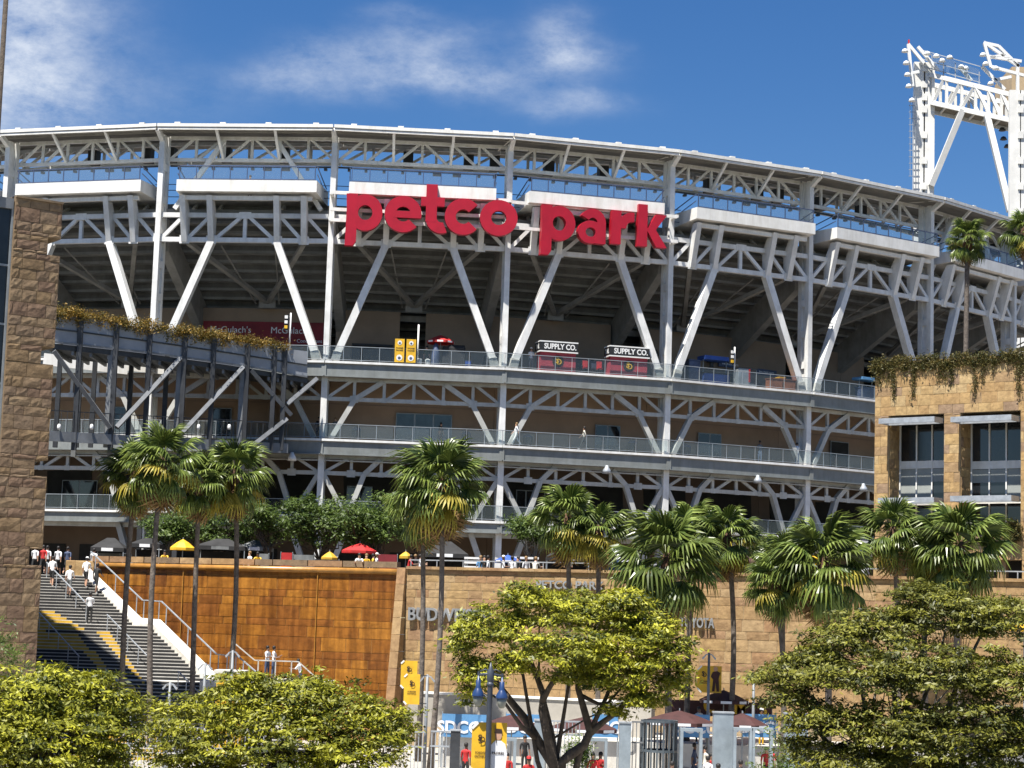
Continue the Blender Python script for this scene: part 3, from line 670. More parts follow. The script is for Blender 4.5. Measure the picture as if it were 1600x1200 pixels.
# ------------------------------------------------------------------ big red letters
def ringpts(cx, cy, ro, ri, a0, a1, n=26, sx=1.0):
    full = abs(a1 - a0) >= 359.9; P = []
    for i in range(n + 1):
        a = R(a0 + (a1 - a0) * i / n); P.append(((cx + ro * math.cos(a) * sx, cy + ro * math.sin(a)), (cx + ri * math.cos(a) * sx, cy + ri * math.sin(a))))
    return P, full
def letter(ch, org, s, t, n, parent):
    mb = MB(); dep = .55
    def W3(x, y, e=0): return org + t * (x * s) + Z3 * (y * s) + n * e
    def ring(*a, e=0., **k):
        P, full = ringpts(*a, **k); v = []; f = []
        for (o_, i_) in P: v += [W3(*o_, e), W3(*i_, e), W3(*o_, -dep), W3(*i_, -dep)]
        for j in range(len(P) - 1):
            b = 4 * j; f += [(b, b + 1, b + 5, b + 4), (b + 2, b + 6, b + 7, b + 3), (b, b + 4, b + 6, b + 2), (b + 1, b + 3, b + 7, b + 5)]
        if not full: l = 4 * (len(P) - 1); f += [(0, 2, 3, 1), (l, l + 1, l + 3, l + 2)]
        mb.add(v, f)
    def poly(pts, e=.006): mb.prism([W3(x, y, e) for x, y in pts], n * (-dep))
    st = .31                                        # stroke
    if ch == 'p':
        ring(.52, .5, .50, .205, 0, 360, sx=.94)
        poly([(0, -.42), (.22, -.42), (.30, -.30), (.305, .10), (.305, .90), (.31, 1.0), (0, 1.0), (.02, .6)])
    elif ch == 'e':
        ring(.5, .5, .5, .205, 0, 318); poly([(.22, .40), (.985, .40), (1.0, .5), (.985, .585), (.22, .585)])
    elif ch == 't':
        poly([(.12, .30), (.12, 1.36), (.43, 1.36), (.43, .30)]); poly([(-.02, .74), (-.02, 1.0), (.64, 1.0), (.64, .74)], .003)
        ring(.56, .42, .44, .13, 180, 292, e=.0)
    elif ch == 'c': ring(.5, .5, .5, .2, 42, 318, sx=1.0)
    elif ch == 'o': ring(.5, .5, .5, .2, 0, 360, sx=1.04)
    elif ch == 'a':
        ring(.40, .32, .335, .135, 0, 360, sx=1.12); poly([(.54, 0), (.545, .62), (.85, .62), (.85, 0)])
        ring(.46, .60, .40, .14, -2, 152, e=.003, sx=.975)
    elif ch == 'r':
        poly([(0, 0), (.02, 1.0), (.31, 1.0), (.31, 0)]); ring(.66, .50, .48, .20, 88, 182, e=.003, sx=.95)
        poly([(.64, .70), (.64, .98), (.72, .98), (.72, .70)], .008)
    elif ch == 'k':
        poly([(0, 0), (.02, 1.28), (.31, 1.28), (.31, 0)])
        poly([(.30, .50), (.58, 1.0), (.92, 1.0), (.56, .50)], .003); poly([(.30, .56), (.56, .56), (.94, 0), (.60, 0), (.30, .50)], .009)
    return mb.build('letter', 'red_letter', parent)
sg = thing('raised_letter_sign', 'huge red raised lettering mounted across the stadium front', 'sign', FP(2, .98, 1.9, 35.4))
def zat(px, py, P): return CAMZ + ((at(px, py, P.y)).z - CAMZ)
# letter: char, px left edge, py of its baseline, x-height px
for ch, px, py, xh in (('p', 540, 359, 59), ('e', 600.5, 361.5, 59), ('t', 658, 362, 57), ('c', 694.5, 365.5, 59), ('o', 749.5, 367, 58),
                       ('p', 846, 374, 57), ('a', 902, 378, 56), ('r', 954.5, 380.5, 54), ('k', 996, 384, 53)):
    k, f, p, t, n = fpx(px, 1.95, 36.0) if ch != 'o' else (2, 0, None, *tn(2))
    if ch == 'o': k = 2; p = FP(2, .825, 1.95, 36.0)
    pp = Vector((p.x, p.y, at(px, py, p.y).z)); s = xh / F_PX * p.y
    letter(ch, pp, s, t, n, sg)
for k in (2, 3):
    for z in (38.0, 36.75, 35.95) if k == 2 else (37.9, 36.0): beam('sign_rail', FP(k, .0, 1.2, z), FP(k, 1, 1.2, z), .18, .24, 'white_panel', sg)
    for z in (37.95, 36.0):
        for f in (.0, 1.0): beam('rail_arm', FP(k, f, .2, z), FP(k, f, 1.28, z), .22, .22, 'white_panel', sg, (0, 0, 1))
    for f in (.16, .38, .6, .82): beam('rail_arm', FP(k, f, .1, 36.0), FP(k, f, 1.3, 35.98), .16, .16, 'white_panel', sg, (0, 0, 1))

# ------------------------------------------------------------------ cut stone
def stone_mesh(i, amp=.45, rim=.5):
    g = np.random.default_rng(100 + i); nx, nz = 5, 4; v = []; f = []
    for a in range(nx):
        for b in range(nz):
            x = -.5 + a / (nx - 1); z = -.5 + b / (nz - 1); edge = a in (0, nx - 1) or b in (0, nz - 1)
            y = .5 + (amp * g.uniform(-.30, .30) if not edge else rim * g.uniform(-.40, -.20))
            if not edge: x += g.uniform(-.05, .05); z += g.uniform(-.05, .05)
            v.append((x, y, z))
    for a in range(nx - 1):
        for b in range(nz - 1):
            q = a * nz + b; f.append((q, q + 1, q + nz + 1, q + nz))
    ring = [a * nz for a in range(nx)] + [(nx - 1) * nz + b for b in range(1, nz)] + [a * nz + nz - 1 for a in range(nx - 2, -1, -1)] + [b for b in range(nz - 2, 0, -1)]
    base = len(v)
    for q in ring: v.append((v[q][0], -.5, v[q][2]))
    L = len(ring)
    for j in range(L): f.append((ring[j], ring[(j + 1) % L], base + (j + 1) % L, base + j))
    return mesh_from('cut_stone', v, f, [None])
STONES = [stone_mesh(i) for i in range(8)]; FLAT = [stone_mesh(30 + i, .12, .16) for i in range(6)]; ROUGH = [stone_mesh(50 + i, .26, .2) for i in range(8)]
def stone_face(parent, O, t, n, rects, material, course, lens, thick=.16, gap=.014, limit=300, joined='stone_courses', seed=1, meshes=None, proud=.03, far_u=1e9):
    g = random.Random(seed); O = Vector(O); t = Vector(t).normalized(); n = Vector(n).normalized()
    u0 = min(r[0] for r in rects); u1 = max(r[1] for r in rects); v0 = min(r[2] for r in rects); v1 = max(r[3] for r in rects)
    cells = []; v = v0; ci = 0
    while v < v1 - .05:
        h = course(ci, g); vt = min(v + h, v1)
        if v1 - vt < .12: vt = v1
        u = u0 - g.uniform(0, lens[1])
        while u < u1:
            w = g.uniform(*lens) * (1.25 if h > .5 else 1.0); a, b = u, u + w; u = b
            for (r0, r1, q0, q1) in rects:
                x0, x1, y0, y1 = max(a, r0), min(b, r1), max(v, q0), min(vt, q1)
                if x1 - x0 > .05 and y1 - y0 > .05: cells.append((x0, x1, y0, y1))
        v = vt; ci += 1
    cells.sort(key=lambda c: (c[0] > far_u, -c[3])); nb = min(limit, sum(c[0] <= far_u for c in cells)); big = cells[:nb]; rest = cells[nb:]
    for (x0, x1, y0, y1) in big:
        pr = g.uniform(-.02, .025)
        c = O + t * ((x0 + x1) / 2) + Z3 * ((y0 + y1) / 2) + n * (pr * .5 + proud - thick * .5)
        M = frame(c, t * (x1 - x0 - gap) * g.choice((1, 1)), n * thick, Z3 * (y1 - y0 - gap))
        inst('stone', g.choice(meshes or STONES), M, material, parent)
    if rest:
        mb = MB()
        for (x0, x1, y0, y1) in rest: mb.box(O + t * ((x0 + x1) / 2) + Z3 * ((y0 + y1) / 2) + n * (g.uniform(-.01, .01) + proud - thick * .5), (x1 - x0 - gap, thick, y1 - y0 - gap), t)
        o = mb.build(joined, material, parent); o['kind'] = 'stuff'
def hdir(a, b): d = Vector((b[0] - a[0], b[1] - a[1], 0)); return d.normalized(), d.length

# retaining wall, right part: cut stone with metal letters
wt_, WLEN = hdir(WL0, WL1); wn_ = Vector((wt_.y, -wt_.x, 0))
def wall_u(px, z=8):
    lo, hi = -2., WLEN + 3
    for _ in range(40):
        mid = (lo + hi) / 2; p = WL0 + wt_ * mid
        if proj((p.x, p.y, z))[0] < px: lo = mid
        else: hi = mid
    return lo
ZW = 9.98
uS = wall_u(634)
rw = thing('stone_retaining_wall', 'tall tan cut-stone retaining wall behind the palms, with metal letters', 'wall', WL0 + wt_ * (uS + 12))
MB().prism([WL0 + wt_ * a - wn_ * b for a, b in ((uS, 0), (WLEN, 0), (WLEN, .5), (uS, .5))], Z3 * (ZW - .02)).build('wall_core', 'mortar_pale', rw)
stone_face(rw, WL0, wt_, wn_, [(uS, WLEN, 2.2, ZW - .12)], 'wall_stone', lambda i, g: g.choice((.62, .58, .72, .44)), (.75, 1.35), seed=3, gap=.03, meshes=FLAT, far_u=wall_u(1480))
for a in np.arange(uS, WLEN - .1, 1.55): beam('coping', WL0 + wt_ * (a + .01) - wn_ * .2 + Z3 * (ZW - .03), WL0 + wt_ * min(a + 1.54, WLEN) - wn_ * .2 + Z3 * (ZW - .03), .72, .16, 'wall_stone', rw)
rl = beam('handrail', WL0 + wt_ * uS - wn_ * .3 + Z3 * (ZW + .42), WL0 + wt_ * (WLEN - .5) - wn_ * .3 + Z3 * (ZW + .42), .06, .06, 'galvanised', rw)
for a in np.arange(uS + .1, WLEN - .5, 1.6): beam('rail_post', WL0 + wt_ * a - wn_ * .3 + Z3 * (ZW + .06), WL0 + wt_ * a - wn_ * .3 + Z3 * (ZW + .4), .05, .05, 'galvanised', rl)
def wall_text(s, px0, px1, py, size, name):
    a, b = wall_u(px0), wall_u(px1); p = WL0 + wt_ * ((a + b) / 2); z = at((px0 + px1) / 2, py, p.y).z
    me = text_mesh(s, .02, .10); w = max(v.co.x for v in me.vertices) - min(v.co.x for v in me.vertices)
    text(name, s, p + wn_ * .16 + Z3 * z, size, wt_, wn_, 'letter_metal', rw, .10, .02, sx=(b - a) / (w * size))
wall_text('BUDWEISER', 640, 768, 962, 1.0, 'metal_letters'); wall_text('PETCO PARK', 838, 944, 915, .62, 'metal_letters')
wall_text('MOSSY', 1004, 1052, 970, .72, 'metal_letters'); wall_text('TOYOTA', 1064, 1118, 974, .74, 'metal_letters')

# brown glazed wall, left part
bw = thing('brown_water_wall', 'glossy orange-brown stone wall beside the staircase, with a rounded top lip', 'wall', WL0 + wt_ * 8)
MB().prism([WL0 + wt_ * a - wn_ * b for a, b in ((.0, .0), (uS - .55, .0), (uS - .55, .5), (.0, .5))], Z3 * (ZW - .25)).build('wall_core', 'mortar_brown', bw)
stone_face(bw, WL0, wt_, wn_, [(.0, uS - .58, 1.2, ZW - .42)], 'brown_stone', lambda i, g: (.42, .78, .62, .40, .74, .5)[i % 6], (.9, 1.7), thick=.10, gap=.03, seed=5, meshes=FLAT)
MB().tube([WL0 + wt_ * .0 + wn_ * .06 + Z3 * (ZW - .28), WL0 + wt_ * (uS - .55) + wn_ * .06 + Z3 * (ZW - .28)], .17, 10).build('top_lip', 'brown_lip', bw, True)
for px in (286, 496): 
    a = wall_u(px); beam('joint_strip', WL0 + wt_ * a + wn_ * .10 + Z3 * 1.4, WL0 + wt_ * a + wn_ * .10 + Z3 * (ZW - .45), .045, .03, 'brown_lip', bw, wn_)
g = random.Random(4); a = .2
while a < uS - .8:                                  # low blocks of stone along the plaza edge behind the lip
    L_ = g.uniform(.8, 2.6)
    box('kerb_block', WL0 + wt_ * (a + L_ / 2) - wn_ * .55 + Z3 * (ZW - .02 + .14), (L_ - .06, .5, .34), 'wall_stone' if g.random() < .5 else 'mortar', bw, wt_); a += L_
# leaning pale pier where the two walls meet
pr = thing('stone_pier', 'pale leaning stone pier between the brown wall and the tan wall', 'pier', WL0 + wt_ * uS)
q0 = WL0 + wt_ * (uS - .52); 
mb = MB()
for i in range(9):
    z0, z1 = 1.5 + i * .94, 1.5 + (i + 1) * .94 - .02
    e0, e1 = 1.15 - i * .11, 1.15 - (i + 1) * .11
    m_ = MB(); v = [q0 + wt_ * x + wn_ * y + Z3 * z for z, e in ((z0, e0), (z1, e1)) for x, y in ((-.02, -.05), (.5, -.05), (.5, e), (-.02, e))]
    m_.add(v, [(3, 2, 1, 0), (4, 5, 6, 7), (0, 1, 5, 4), (1, 2, 6, 5), (2, 3, 7, 6), (3, 0, 4, 7)]); m_.build('pier_stone', 'wall_stone', pr)

# ------------------------------------------------------------------ left stone tower with glass
TR = at(62, 930, 94.0); TR.z = 0; TL = Vector((xat(-13, 8, 92.66), 92.66, 0))
ta, _l = hdir(TL, TR); tnn = Vector((ta.y, -ta.x, 0)); TW = (TR - TL).length
tw = thing('stone_tower', 'rough brown stone tower at the left edge, notched along its right side', 'tower', (TL + TR) / 2)
ZT = 26.25
notch = [(23.73, 24.55), (18.5, 19.32), (13.19, 13.95), (9.01, 9.78)]
zs = [0.] + [q for nn_ in sorted(notch) for q in nn_] + [ZT]; rects = []; mb = MB()
for i in range(0, len(zs), 2):
    rects.append((0, TW, zs[i], zs[i + 1])); mb.prism([TL - tnn * .0, TR - tnn * .0, TR - tnn * 19, TL - tnn * 19], Z3 * (zs[i + 1] - zs[i])); 
    for v in mb.v[-8:]: v.z += zs[i]
for z0, z1 in notch:
    rects.append((0, TW - .64, z0, z1)); b = TR - ta * .64
    mb.prism([TL - tnn * .0 + Z3 * z0, b - tnn * .0 + Z3 * z0, b - tnn * 19 + Z3 * z0, TL - tnn * 19 + Z3 * z0], Z3 * (z1 - z0))
mb.build('tower_core', 'mortar', tw)
stone_face(tw, TL, ta, tnn, rects, 'tower_stone', lambda i, g: g.choice((.50, .60, .44, .66)), (.5, 1.15), thick=.18, gap=.02, seed=9, limit=290, proud=.06, meshes=ROUGH)
MB().prism([TL + tnn * .12 + Z3 * ZT, TR + tnn * .12 + Z3 * ZT, TR - tnn * 19 + Z3 * ZT, TL - tnn * 19 + Z3 * ZT], Z3 * .1).build('tower_cap', 'mortar', tw)
gw = thing('glass_curtain_wall', 'dark blue-grey glass curtain wall left of the stone tower', 'glass wall', TL - ta * 4)
for j in range(5):
    for i in range(9):
        z0 = .6 + i * 2.8; c = TL - ta * (.72 + j * 1.3) - tnn * .25 + Z3 * (z0 + 1.4)
        box('pane', c, (1.24, .06, 2.72), 'tower_glass', gw, ta)
for i in range(10): box('transom', TL - ta * 3.3 - tnn * .22 + Z3 * (.6 + i * 2.8), (6.6, .14, .10), 'grey_metal', gw, ta)
for j in range(6): box('mullion', TL - ta * (.06 + j * 1.3) - tnn * .2 + Z3 * 12.9, (.10, .2, 25.6), 'grey_metal', gw, ta)
box('parapet', TL - ta * 3.4 - tnn * .3 + Z3 * 25.95, (6.7, .5, .5), 'ramp_steel', gw, ta)
bp = thing('tall_mast', 'thin dark mast rising at the far upper left edge', 'mast', (xat(1, 30, 92), 92, 0))
MB().tube([(xat(1, 30, 92) - .1, 92, z) for z in (0, 20, 45)], [.17, .14, .11], 8).build('mast_shaft', 'bark', bp, True)
MB().lathe((xat(1, 30, 92) - .1, 92, 0), [(.4, 0), (.4, .15), (.2, .3)], 10).build('mast_base', 'grey_metal', bp)

# ------------------------------------------------------------------ ramp bridge on the left
rb = thing('pedestrian_ramp', 'grey steel ramp bridge overgrown with vines, left of the stadium', 'ramp', (at(250, 700, 136).x, 136, ZP))
def RD(px): return 131.0 + (px - 80) / 400 * 12.0
def rpnt(px, py, off=0): return at(px, py, RD(px) + off)
pts = [(70, 488, 534), (127, 496, 540), (183, 505, 546), (235, 513, 552), (290, 521, 560), (335, 528, 566), (388, 536, 574), (430, 542, 581), (447, 545, 584), (480, 549, 590)]
for i in range(len(pts) - 1):
    (x0, t0, b0), (x1, t1, b1) = pts[i], pts[i + 1]
    v = [rpnt(x0, b0), rpnt(x1, b1), rpnt(x1, t1), rpnt(x0, t0)]
    o = MB().prism(v, (0, .08, 0)).build('parapet_panel', 'mesh_panel', rb)
    a, b = (rpnt(x0, (t0 + b0) / 2 + 1) - Vector((0, .06, 0))), (rpnt(x1, (t1 + b1) / 2 + 1) - Vector((0, .06, 0)))
    beam('panel_rail', a, b, .08, .09, 'ramp_post', o)
    beam('panel_rail', rpnt(x0, b0 - 1) - Vector((0, .07, 0)), rpnt(x1, b1 - 1) - Vector((0, .07, 0)), .1, .12, 'ramp_steel', o)
    w0, w1 = rpnt(x0, b0), rpnt(x1, b1)
    MB().prism([w0 + Vector((0, .1, -.05)), w1 + Vector((0, .1, -.05)), w1 + Vector((0, 5.5, -.05)), w0 + Vector((0, 5.5, -.05))], Z3 * -.35).build('ramp_deck', 'ramp_post', rb)
    for q in (.25, .75):
        c = w0 + (w1 - w0) * q + Z3 * -.5; beam('floor_beam', c + Vector((0, .2, 0)), c + Vector((0, 5.4, 0)), .16, .34, 'ramp_steel', rb)
    back = [p + Vector((0, 5.5, 0)) for p in v]; MB().prism(back, (0, .08, 0)).build('parapet_panel', 'mesh_panel', rb)
for (x, t0) in ((127, 496), (183, 505), (235, 513), (290, 521), (335, 528), (388, 536), (430, 542), (446, 545)):
    for off, s_ in ((-.12, 0), (5.7, 0)):
        top = rpnt(x, t0 + 2, off); bot = Vector((top.x, top.y, ZP if x in (235, 290, 388) else at(x, 704, RD(x)).z))
        beam('ramp_column', top, bot, .30, .32, 'ramp_post' if off < 0 else 'ramp_steel', rb, (1, 0, 0))
    if x in (183, 290, 388):
        top = rpnt(x - 9, t0 + 42, .2); beam('ramp_column', top, Vector((top.x, top.y, at(x, 700, RD(x)).z)), .26, .34, 'ramp_steel', rb, (1, 0, 0))
for (a, b) in (((84, 548), (172, 668)), ((282, 560), (182, 668)), ((380, 574), (285, 676)), ((392, 578), (455, 648)), ((448, 655), (390, 700)), ((495, 592), (448, 632))):
    for off in (-.02, 5.4): beam('brace', rpnt(*a, off), rpnt(*b, off), .28, .34, 'ramp_steel', rb, (0, 1, 0))
lp = [(62, 672, 688), (127, 676, 692), (183, 679, 695), (235, 682, 698), (290, 685, 701), (335, 687, 703), (388, 690, 706), (450, 693, 708)]
for i in range(len(lp) - 1):
    (x0, t0, b0), (x1, t1, b1) = lp[i], lp[i + 1]
    MB().prism([rpnt(x0, b0), rpnt(x1, b1), rpnt(x1, t1), rpnt(x0, t0)], (0, .12, 0)).build('edge_panel', 'ramp_steel', rb)
    MB().prism([rpnt(x0, b0, .13), rpnt(x1, b1, .13), rpnt(x1, b1, 5.5), rpnt(x0, b0, 5.5)], Z3 * .25).build('ramp_deck', 'ramp_post', rb)
    beam('ramp_handrail', rpnt(x0, t0 - 32, .05), rpnt(x1, t1 - 32, .05), .06, .06, 'ramp_post', rb)
    for q in np.linspace(.06, .94, 7):
        a = rpnt(x0 + (x1 - x0) * q, t0 + (t1 - t0) * q, .05); beam('baluster', a, a + Z3 * 1.36, .03, .03, 'ramp_post', rb, (1, 0, 0))
# lower run seen through the bridge
for (x0, x1, py0, py1) in ((68, 200, 561, 576), (200, 330, 570, 583)):
    a, b = at(x0, py0, 141.5), at(x1, py1, 142.5); beam('parapet_panel', a, b, .1, .85, 'white_panel', rb)
for px in (95, 128, 150, 207, 262): a = at(px, 545, 140.0); beam('ramp_column', a, Vector((a.x, a.y, at(px, 694, 137).z)), .3, .3, 'ramp_post', rb, (1, 0, 0))
for i, px in enumerate((92, 143, 310, 358)):
    p = rpnt(px, 671, -.2); th = thing('ramp_light', ('first small white light on the lower ramp edge, beside the tower', 'second small white light on the lower ramp edge from the tower',
        'small white light on the lower ramp edge above the palm crowns', 'rightmost small white light on the lower ramp edge')[i], 'light', p, 'small lights along the lower ramp')
    MB().lathe(p, [(.10, 0), (.13, .12), (.11, .3), (.05, .36)], 8).build('lamp_head', 'white_paint', th, True); box('bracket', p + Vector((0, .12, .1)), (.08, .2, .08), 'grey_metal', th)

# ------------------------------------------------------------------ right stone building
BL = at(1365, 880, 115.0); BL.z = 0; BR = at(1600, 880, 109.4); BR.z = 0
bt_, _l = hdir(BL, BR); bn_ = Vector((bt_.y, -bt_.x, 0)); BLEN = _l + 5
def bu(px, z):
    lo, hi = -1., BLEN + 6
    for _ in range(40):
        mid = (lo + hi) / 2; p = BL + bt_ * mid
        if proj((p.x, p.y, z))[0] < px: lo = mid
        else: hi = mid
    return lo
def bz(px, py): p = BL + bt_ * bu(px, 17); return at(px, py, p.y).z
ZB = bz(1365, 567)
rbld = thing('stone_building', 'pale golden stone building on the right with sunshades over recessed windows', 'building', BL + bt_ * 5 + Z3 * ZP)
op1 = (bu(1388, 17), bu(1475, 17), bz(1430, 785), bz(1430, 648)); op2 = (bu(1500, 17), bu(1595, 17), bz(1548, 782), bz(1548, 645))
op1b = (op1[0], op1[1], bz(1430, 838), op1[2]); op2b = (op2[0], op2[1], bz(1548, 832), op2[2])
zg0, zg1 = ZP, bz(1430, 874)
gr1 = (bu(1400, 11), bu(1475, 11), zg0, zg1); gr2 = (bu(1495, 11), bu(1597, 11), zg0, zg1)
lowz = op1b[2]
cols_ = [(0, op1[0]), (op1[1], op2[0]), (op2[1], BLEN)]
rects = [(0, BLEN, op1[3], ZB)] + [(a, b, lowz, op1[3]) for a, b in cols_] + [(0, BLEN, zg1, lowz), (0, gr1[0], zg0, zg1), (gr1[1], gr2[0], zg0, zg1), (gr2[1], BLEN, zg0, zg1)]
mb = MB()
def bbox(u0, u1, d0, d1, z0, z1): return MB().prism([BL + bt_ * u + bn_ * d + Z3 * z0 for u, d in ((u0, d0), (u1, d0), (u1, d1), (u0, d1))], Z3 * (z1 - z0))
for (u0, u1, z0, z1) in rects:
    b_ = bbox(u0, u1, .0, -1.4, z0, z1); mb.add(b_.v, b_.f)
b_ = bbox(0, BLEN, -3.6, -12, ZP, ZB - .4); mb.add(b_.v, b_.f)
mb.build('building_core', 'mortar_pale', rbld)
bbox(.05, BLEN, -1.45, -3.5, ZB - .5, ZB - .42).build('roof_slab', 'concrete', rbld)
stone_face(rbld, BL, bt_, bn_, rects, 'right_stone', lambda i, g: g.choice((.50, .56, .62)), (.45, .82), thick=.14, gap=.018, seed=12, limit=300, meshes=FLAT)
for (o1, idx) in ((op1, 0), (op2, 1)):             # side reveals, in stone
    for u, sgn in ((o1[0], 1),):
        stone_face(rbld, BL + bt_ * (u + .02), -bn_, bt_, [(.1, 1.35, lowz, o1[3])], 'right_stone', lambda i, g: .56, (.5, .75), thick=.08, seed=20 + idx)
    zt_, zm_ = o1[3], bz(1430 if idx == 0 else 1548, 723)
    win = bbox(o1[0] + .05, o1[1] - .02, -1.28, -1.40, zm_ - .22, zm_ + .22).build('window', 'white_panel', rbld)
    for z in (zt_ - .08, lowz + .05, o1[2] - .02): bbox(o1[0] + .05, o1[1] - .02, -1.28, -1.40, z - .06, z + .06).build('frame_rail', 'white_panel', win)
    nmul = 4; us = np.linspace(o1[0] + .05, o1[1] - .05, nmul)
    us = [o1[0] + .1, o1[0] + .1 + (o1[1] - o1[0]) * .30, o1[0] + .1 + (o1[1] - o1[0]) * .58, o1[0] + .1 + (o1[1] - o1[0]) * .85, o1[1]]
    for u in us[:-1]: bbox(u - .04, u + .04, -1.26, -1.38, lowz, zt_).build('mullion', 'white_panel', win)
    for i in range(4):
        bbox(us[i] + .05, us[i + 1] - .05, -1.34, -1.37, zm_ + .23, zt_ - .15).build('pane', 'window_glass', win)
        blind = (i in (0, 1)) if idx == 0 else (i in (2, 3))
        bbox(us[i] + .05, us[i + 1] - .05, -1.34, -1.37, o1[2] + .06, zm_ - .23).build('pane', 'blind' if blind else 'window_glass', win)
        if not blind: bbox(us[i] + .05, us[i + 1] - .05, -1.31, -1.335, zm_ - 1.0, zm_ - .25).build('blind', 'blind', win)
        bbox(us[i] + .05, us[i + 1] - .05, -1.34, -1.37, lowz + .12, o1[2] - .1).build('pane', 'window_glass', win)
    for z in (zt_ - .42, o1[2] + .05):             # sunshade: frame, slats and hanger
        sh = MB(); 
        for (u0, u1, d0, d1) in ((o1[0] - .05, o1[1] - .05, 1.15, 1.03), (o1[0] - .05, o1[1] - .05, .1, .0), (o1[0] - .05, o1[0] + .07, 1.03, .1), (o1[1] - .17, o1[1] - .05, 1.03, .1)):
            b_ = bbox(u0, u1, d0, d1, z - .15, z + .15); sh.add(b_.v, b_.f)
        so = sh.build('sunshade', 'galvanised', rbld)
        for d in np.linspace(.4, .75, 2): bbox(o1[0] + .07, o1[1] - .17, d + .05, d - .05, z - .02, z + .02).build('slat', 'galvanised', so)
        bbox(o1[0] + .07, o1[1] - .17, -.1, -1.1, z - .06, z + .06).build('shade_back', 'dark_metal', so)
for g_ in (gr1, gr2):
    bbox(g_[0], g_[1], -1.2, -1.3, g_[2], g_[3]).build('ground_floor_opening', 'room_shade', rbld)
    bbox(g_[0] + (g_[1] - g_[0]) * .6, g_[0] + (g_[1] - g_[0]) * .6 + .5, -.2, -.6, g_[2], g_[3]).build('pillar', 'right_stone', rbld)
for u in np.linspace(op2[0] + .5, op2[1] - .4, 4): beam('trellis_bar', BL + bt_ * u + bn_ * .3 + Z3 * zg1, BL + bt_ * u + bn_ * .3 + Z3 * (lowz + .6), .06, .06, 'bark', rbld, (1, 0, 0))

# ------------------------------------------------------------------ floodlight tower far right
lt = thing('floodlight_tower', 'white steel floodlight tower with a truss head rising behind the roof', 'light tower', (at(1437, 300, 215).x, 215, 0))
def T(px, py, o=0): return at(px, py, 215 + o)
def tw_col(x0, x1, y0, y1, o):
    a, b = T((x0 + x1) / 2, y0, o), T((x0 + x1) / 2, y1, o); wpx = (x1 - x0) / F_PX * 215
    c = MB(); 
    for s_ in (-1, 1): c.beam(a + Vector((s_ * wpx * .32, 0, 0)), Vector((a.x + s_ * wpx * .32, b.y, 20)), wpx * .36, 1.2, (1, 0, 0))
    c.beam(a + Vector((0, .35, 0)), Vector((a.x, b.y + .35, 20)), wpx * .4, .2, (1, 0, 0))
    o_ = c.build('tower_leg', 'tower_paint', lt)
    for y in (108, 133, 153, 172, 212, 252, 292, 332):
        if y > y0 + 4: p = T((x0 + x1) / 2, y, o); box('batten', Vector((a.x, p.y - .2, p.z)), (wpx * .34, .5, .75), 'tower_paint', o_)
tw_col(1432, 1456, 98, 330, 0); tw_col(1581, 1606, 142, 345, -6)
A0, A1, B0, B1 = T(1454, 117, -.5), T(1588, 150, -5), T(1454, 160, -.5), T(1588, 190, -5)
def lerp(a, b, f): return a + (b - a) * f
hd = MB()
for dy in (0, 3.2):
    d_ = Vector((0, dy, 0)); hd.beam(A0 + d_, A1 + d_, .42, .5); hd.beam(B0 + d_, B1 + d_, .42, .5)
ho = hd.build('head_truss', 'tower_paint', lt)
fs = [.03, .19, .37, .53, .68, .83, .97]
for dy in (0, 3.2):
    d_ = Vector((0, dy, 0))
    for f in fs: beam('strut', lerp(A0, A1, f) + d_, lerp(B0, B1, f) + d_, .28, .3, 'tower_paint', ho, (1, 0, 0))
    for (f0, f1) in ((.03, .16), (.22, .35), (.36, .52), (.53, .70), (.68, .83), (.83, .97)):
        a, b = (lerp(B0, B1, f0), lerp(A0, A1, f1)) if f1 < .53 else (lerp(A0, A1, f0), lerp(B0, B1, f1))
        beam('diagonal', a + d_, b + d_, .34, .36, 'tower_paint', ho, (0, 1, 0))
for f in fs[1:-1]: beam('cross_tie', lerp(B0, B1, f), lerp(B0, B1, f) + Vector((0, 3.2, 0)), .2, .2, 'tower_paint', ho)
MB().prism([B0 + Z3 * .1, B1 + Z3 * .1, B1 + Vector((0, 3.2, .1)), B0 + Vector((0, 3.2, .1))], Z3 * .15).build('walkway', 'roof_soffit', ho)
beam('leg_brace', lerp(B0, B1, .38), T(1455, 290, -.5), .62, .62, 'tower_paint', lt, (0, 1, 0)); beam('leg_brace', lerp(B0, B1, .66), T(1578, 330, -5), .62, .62, 'tower_paint', lt, (0, 1, 0))
for i, ((ax, ay), (bx, by)) in enumerate((((1419, 69), (1444, 99)), ((1419, 69), (1426, 135)), ((1426, 114), (1436, 112)), ((1434, 73), (1466, 110)), ((1537, 66), (1592, 104)), ((1538, 68), (1548, 105)), ((1547, 90), (1570, 86)), ((1500, 106), (1518, 126)), ((1534, 104), (1570, 140)), ((1550, 126), (1580, 120)), ((1590, 100), (1590, 150)), ((1548, 104), (1600, 118)), ((1537, 67), (1560, 72)), ((1560, 72), (1592, 104)), ((1544, 88), (1596, 96)))):
    beam('head_arm', T(ax, ay, -1), T(bx, by, -1), .32, .32, 'white_paint', lt, (0, 1, 0))
for i, (x, y) in enumerate(((1414, 80), (1416, 99), (1418, 117), (1420, 135), (1425, 157), (1449, 84), (1463, 88), (1472, 95), (1484, 90), (1502, 105), (1509, 107), (1536, 86), (1540, 100), (1556, 107), (1548, 131), (1566, 203), (1568, 217), (1574, 229))):
    p = T(x, y, -1.6); MB().lathe(p, [(.05, .3), (.25, .2), (.40, -.1), (.36, -.12)], 10).build('floodlight', 'white_paint' if i < 15 else 'dark_metal', lt, True)
